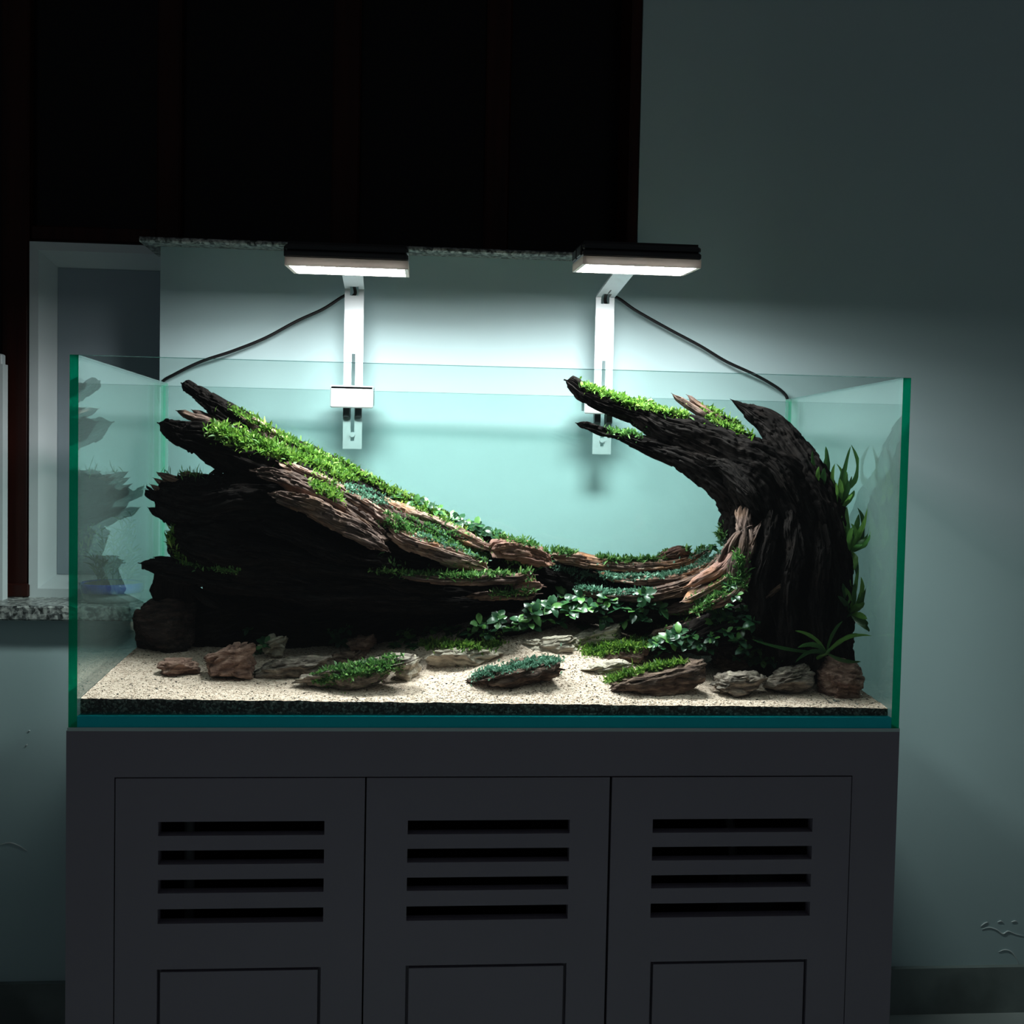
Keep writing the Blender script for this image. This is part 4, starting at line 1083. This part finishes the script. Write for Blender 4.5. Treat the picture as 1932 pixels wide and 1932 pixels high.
moss([(1142, 1288), (1210, 1264), (1285, 1250)], 7, 1300, B, 'moss stripe slanting over the long dark right stone')
moss([(1232, 1182), (1300, 1158), (1355, 1125), (1400, 1085)], 9, 1700, G_, 'moss rope climbing from the slab to the roots of the trunk')
moss([(1395, 1050), (1405, 1110)], 7, 500, G_, 'dark moss streak down the left side of the trunk')
moss([(1300, 1035), (1345, 1022), (1360, 1005)], 8, 700, G_, 'leafy moss patch where the valley meets the trunk')
moss([(345, 1062), (400, 1072), (450, 1078)], 7, 400, G_, 'moss speckles on the low left plank')
moss([(300, 888), (345, 895), (385, 898)], 5, 60, G_, 'few thin grass strands on the broken left end of the log', (0.012, 0.025), 0.0008)
moss([(318, 1005), (330, 1040), (350, 1062)], 8, 300, B, 'leafy tuft behind the low left plank beside the side pane', (0.006, 0.014))

# ------------------------------------------------------------------ leafy plants
def leaf_mesh(name, length, width, droop, seg=6, fold=0.25):
    v, f_ = [], []
    for i in range(seg + 1):
        t = i/seg
        wv = width*math.sin(math.pi*min(1, t*0.90 + 0.04)**1.25)**0.7*(1 if t < 0.999 else 0.25)
        if i == 0: wv = width*0.12
        y = length*t; z = -droop*length*t*t
        wave = 0.06*width*math.sin(t*9)
        v += [(-wv, y, z + fold*wv + wave), (0, y, z), (wv, y, z + fold*wv - wave)]
    for i in range(seg):
        a = i*3
        f_ += [(a, a + 1, a + 4, a + 3), (a + 1, a + 2, a + 5, a + 4)]
    me = bpy.data.meshes.new(name)
    me.from_pydata(v, [], f_)
    me.polygons.foreach_set('use_smooth', np.ones(len(f_), dtype=bool))
    return me
LEAF = [leaf_mesh('leaf', 1.0, w_, d_) for w_, d_ in ((0.30, 0.3), (0.36, 0.55), (0.27, 0.15), (0.33, 0.8))]
for me in LEAF: me.materials.append(M['leaf'])
def rosette(px, py, size_px, nleaf, label, group, seed):
    loc, nrm = hit(px, py)
    if loc is None:
        loc, nrm = hit(px, py + 14)
        if loc is None: return None
    r = random.Random(seed)
    base = np.array(loc) - np.array(nrm)*0.001
    t = thing('leafy_plant', base, label, 'plant', group)
    L_ = 1.0*size_px*mpp(base[1])
    up = (Vector(nrm)*0.55 + Vector((0, -0.25, 0.9))).normalized()
    xa = up.cross(Vector((0.3, 1, 0.1))).normalized(); ya = up.cross(xa)
    stem = MB().tube([base, base + np.array(up)*L_*0.25], 0.0011, 6)
    stem.build('stem', M['leaf'], t)
    for k in range(nleaf):
        az = 2*math.pi*(k*0.382 + r.uniform(-0.06, 0.06)); el = r.uniform(0.15, 1.0)
        d = (xa*math.cos(az) + ya*math.sin(az))*math.cos(el) + up*math.sin(el)
        zz = (up - d*up.dot(d)).normalized(); xx = d.cross(zz)
        s = L_*r.uniform(0.7, 1.1)
        mtx = Matrix(((xx.x, d.x, zz.x), (xx.y, d.y, zz.y), (xx.z, d.z, zz.z)))
        o = bpy.data.objects.new('leaf', LEAF[r.randrange(4)])
        COL.objects.link(o); o.parent = t
        o.matrix_basis = Matrix.Translation(up*L_*r.uniform(0.0, 0.3)) @ mtx.to_4x4() @ Matrix.Scale(s, 4)
    return t
ORD = ['first', 'second', 'third', 'fourth', 'fifth', 'sixth', 'seventh', 'eighth', 'ninth', 'tenth', 'eleventh', 'twelfth', 'thirteenth', 'fourteenth', 'fifteenth', 'sixteenth', 'seventeenth', 'eighteenth', 'nineteenth', 'twentieth', 'twenty-first', 'twenty-second', 'twenty-third', 'twenty-fourth', 'twenty-fifth', 'twenty-sixth', 'twenty-seventh', 'twenty-eighth', 'twenty-ninth', 'thirtieth']
def cluster(pts, size, nleaf, where, group, seed):
    for k, (x, y) in enumerate(sorted(pts)):
        rosette(x, y, size*(0.85 + 0.3*((k*37) % 10)/10), nleaf + (k % 3), 'leafy plant %s, %s from the left' % (where, ORD[k]), group, seed + k)
cluster([(748, 940), (785, 955), (822, 968), (850, 982), (882, 998), (910, 1006), (932, 1012), (805, 958), (866, 988), (898, 998)], 19, 10, 'on the skyline of the sloping log', 'leafy plants on the log skyline', 100)
cluster([(890, 1198), (905, 1182), (940, 1172), (962, 1190), (980, 1176), (1005, 1160), (1030, 1168), (1040, 1148), (1062, 1126), (1096, 1130), (1100, 1182), (1130, 1146), (1165, 1150), (1196, 1156), (1225, 1140), (1243, 1150), (1180, 1172), (922, 1196), (1018, 1148), (1078, 1140), (1112, 1150), (1148, 1134), (1210, 1168), (1075, 1158), (1000, 1182), (1140, 1170), (1240, 1172), (1215, 1126), (935, 1205), (1052, 1176)], 22, 11, 'in the dark clump below the valley', 'dark leafy plants below the valley', 200)
cluster([(1215, 1212), (1240, 1218), (1265, 1212), (1292, 1222), (1320, 1216), (1346, 1206), (1228, 1200), (1280, 1200), (1306, 1202), (1252, 1228), (1335, 1226)], 20, 11, 'in the row above the long dark right stone', 'leafy plants above the long dark stone', 300)
cluster([(1345, 1178), (1368, 1148), (1372, 1168), (1388, 1126), (1402, 1154), (1402, 1188), (1422, 1206), (1355, 1160), (1388, 1172), (1372, 1196), (1395, 1210), (1420, 1176), (1380, 1108)], 18, 11, 'at the mossy roots of the trunk', 'leafy plants at the roots', 400)
cluster([(1390, 1240), (1415, 1244), (1438, 1248), (1460, 1250), (1402, 1226), (1428, 1228)], 16, 10, 'on the rim of the blunt dark boulder', 'leafy plants over the boulder', 500)
cluster([(470, 1188), (488, 1232), (500, 1218), (625, 1196), (642, 1210), (655, 1188)], 17, 6, 'in the shade behind the left stones', 'shaded leafy plants left', 600)
cluster([(746, 1222), (765, 1196), (772, 1212), (795, 1200), (818, 1186), (842, 1188), (858, 1192), (780, 1222)], 20, 9, 'in the shade above the pale flat stone', 'shaded leafy plants mid left', 700)
cluster([(1322, 1028), (1342, 1020), (1356, 1008)], 12, 6, 'where the valley skyline meets the trunk', 'small leafy plants by the trunk', 800)

# ------------------------------------------------------------------ strap-leaved ferns on the trunk
def blade(p0, p1, p2, width, parent, seed):
    n = 12
    t = np.linspace(0, 1, n)[:, None]
    c = (1 - t)**2*p0 + 2*t*(1 - t)*p1 + t*t*p2
    T = np.gradient(c, axis=0); T /= np.linalg.norm(T, axis=1)[:, None]
    r = np.random.default_rng(seed)
    dirn = np.array([0.25*r.normal(), 1.0, 0.25*r.normal()])
    sd = np.cross(T, dirn); sd /= np.linalg.norm(sd, axis=1)[:, None]
    nn = np.cross(sd, T)
    w_ = width*np.sin(np.pi*np.clip(t*0.92 + 0.06, 0, 1))**0.7*(1 + 0.08*np.sin(t*21 + seed))
    w_[-1] = width*0.04
    V = np.stack([c - sd*w_ + nn*w_*0.25, c, c + sd*w_ + nn*w_*0.25], 1).reshape(-1, 3)
    V[:, 0] = np.clip(V[:, 0], -XI, XI - 0.001)
    F = []
    for i in range(n - 1):
        a = i*3
        F += [(a, a + 1, a + 4, a + 3), (a + 1, a + 2, a + 5, a + 4)]
    return obj('leaf', V, F, M['fern'], parent, True)
ferns = [
    ('strap-leaved fern at the shoulder of the trunk, topmost of five', (1553, 938, .155), [((1533, 850, .16), .2), ((1558, 842, .17), -.1), ((1606, 839, .15), -.9), ((1545, 880, .14), .3), ((1570, 890, .16), .1), ((1580, 925, .14), -.2)]),
    ('strap-leaved fern with upright leaves on the upper right trunk edge', (1586, 962, .14), [((1605, 842, .145), .1), ((1592, 880, .14), .1), ((1575, 875, .15), .3), ((1600, 905, .13), -.1), ((1612, 925, .12), -.2), ((1598, 890, .15), 0), ((1578, 910, .13), .1)]),
    ('strap-leaved fern halfway down the right edge of the trunk', (1606, 1042, .12), [((1640, 952, .11), -.1), ((1598, 955, .13), .1), ((1618, 958, .12), -.5), ((1655, 990, .10), -.2), ((1657, 1002, .095), -.3), ((1600, 985, .12), .1), ((1630, 985, .11), 0), ((1615, 1085, .11), .2)]),
    ('strap-leaved fern with curled dark leaves low on the right trunk edge', (1606, 1158, .12), [((1620, 1065, .115), 0), ((1638, 1106, .105), -.2), ((1604, 1090, .12), .1), ((1626, 1118, .11), -.6), ((1645, 1165, .10), -.4), ((1666, 1190, .085), -.5), ((1590, 1100, .11), .1), ((1622, 1145, .10), .3)]),
    ('strap-leaved fern fanning over the upright boulder at the trunk foot', (1560, 1232, .075), [((1645, 1200, .07), .3), ((1618, 1195, .08), .1), ((1625, 1248, .065), -.4), ((1500, 1190, .07), -.2), ((1418, 1206, .06), .15), ((1505, 1222, .06), -.3), ((1590, 1172, .08), .2), ((1500, 1250, .055), -.3)])]
for k, (lab, b_, tips) in enumerate(ferns):
    base = P(*b_)
    t = thing('strap_fern', base, lab, 'fern', 'strap-leaved ferns on the trunk')
    MB().tube([base + np.array([-0.012, 0.01, -0.01]), base, base + np.array([0.004, -0.002, 0.006])], 0.003, 8).build('rhizome', M['fern'], t, True)
    more = []
    fr_ = random.Random(k + 3)
    if k < 4:
        for tp, bend in tips:
            for _ in range(2):
                u_ = fr_.uniform(0.45, 0.85)
                more.append(((b_[0] + (tp[0] - b_[0])*u_ + fr_.uniform(-14, 12), b_[1] + (tp[1] - b_[1])*u_ + fr_.uniform(-10, 14), tp[2] + fr_.uniform(-.01, .015)), bend + fr_.uniform(-.3, .3)))
    for j, (tp, bend) in enumerate(tips + more):
        e = P(*tp)
        m_ = (base + e)/2
        d = e - base
        perp = np.array([-d[2], 0, d[0]])
        blade(base, m_ + perp*bend*0.8 + np.array([0, -0.006, 0.006]), e, (0.0026 if k == 4 else 0.0038) + 0.0012*((j*3) % 4)/3, t, k*20 + j)

# ------------------------------------------------------------------ pot outside, on the granite sill
pc = P(211, 1130, 0.675)
px_, py_ = pc[0], 0.675
pr = 57*mpp(0.66)
pot = thing('shallow_pot', (px_, py_, ZL), 'blue-rimmed shallow pot of grassy weeds on the granite sill', 'plant pot')
zr = P(211, 1098, 0.675)[2] - ZL
MB().lathe([(pr*0.80, 0), (pr*0.86, 0.004), (pr*0.93, zr*0.5), (pr*0.90, zr*0.52)], (px_, py_, ZL), 40).build('foot', M['stoneware'], pot, True)
MB().lathe([(pr*0.90, zr*0.5), (pr*0.985, zr*0.52), (pr, zr*0.7), (pr, zr*0.96), (pr*0.97, zr), (pr*0.92, zr*0.99), (pr*0.91, zr*0.9)], (px_, py_, ZL), 48).build('rim', M['blueglaze'], pot, True)
MB().lathe([(pr*0.90, zr*0.86), (pr*0.88, zr*0.93), (pr*0.5, zr*1.04), (pr*0.1, zr*1.1)], (px_, py_, ZL), 32).build('soil', M['potsoil'], pot, True)
gr = random.Random(5)
def weed(x, y, h, lean, label, seed):
    r = random.Random(seed)
    b_ = np.array([px_ + x, py_ + y, ZL + zr*0.95])
    t = thing('grassy_weed', b_, label, 'weed', 'weeds growing in the blue-rimmed pot')
    path = [b_, b_ + np.array([lean*0.3, r.uniform(-.004, .004), h*0.45]), b_ + np.array([lean, r.uniform(-.008, .008), h])]
    sp = spline(path, 14)
    MB().tube(sp, [0.0012*(1 - 0.6*i/13) for i in range(14)], 5).build('stalk', M['grass'], t, True)
    for k in range(int(16 + h*180)):
        i = r.uniform(0.15, 1.0); q = sp[int(i*13)]
        an = r.uniform(0, 6.28); l_ = r.uniform(0.014, 0.032)
        d = np.array([math.cos(an)*0.8, math.sin(an)*0.5, r.uniform(0.2, 0.9)]); d /= np.linalg.norm(d)
        e = q + d*l_; s_ = np.cross(d, [0.1, 1, 0.2]); s_ /= np.linalg.norm(s_)
        mm_ = q + d*l_*0.5 + np.array([0, 0, 0.003])
        obj('leaf', [q - s_*.0008, q + s_*.0008, mm_ + s_*.0017, mm_ - s_*.0017, e], [(0, 1, 2, 3), (3, 2, 4)], M['grass'], t)
for k, (x, h, ln) in enumerate(((-0.028, 0.05, -.01), (-0.012, 0.115, -.012), (-0.002, 0.10, .004), (0.008, 0.13, .008), (0.018, 0.145, .02), (0.026, 0.10, .012), (0.034, 0.07, .015), (-0.02, 0.07, .005))):
    weed(x, gr.uniform(-.02, .02), h, ln, 'thin grassy weed in the blue-rimmed pot, %s stalk listed from the pot left' % ORD[k] if False else ['short weed at the left of the blue-rimmed pot', 'tall weed leaning left in the blue-rimmed pot', 'upright weed in the middle of the blue-rimmed pot', 'tall weed just right of the pot middle', 'tallest weed arching right out of the blue-rimmed pot', 'medium weed near the right rim of the pot', 'low weed spilling over the right rim of the pot', 'medium weed between the two left stalks in the pot'][k], 40 + k)
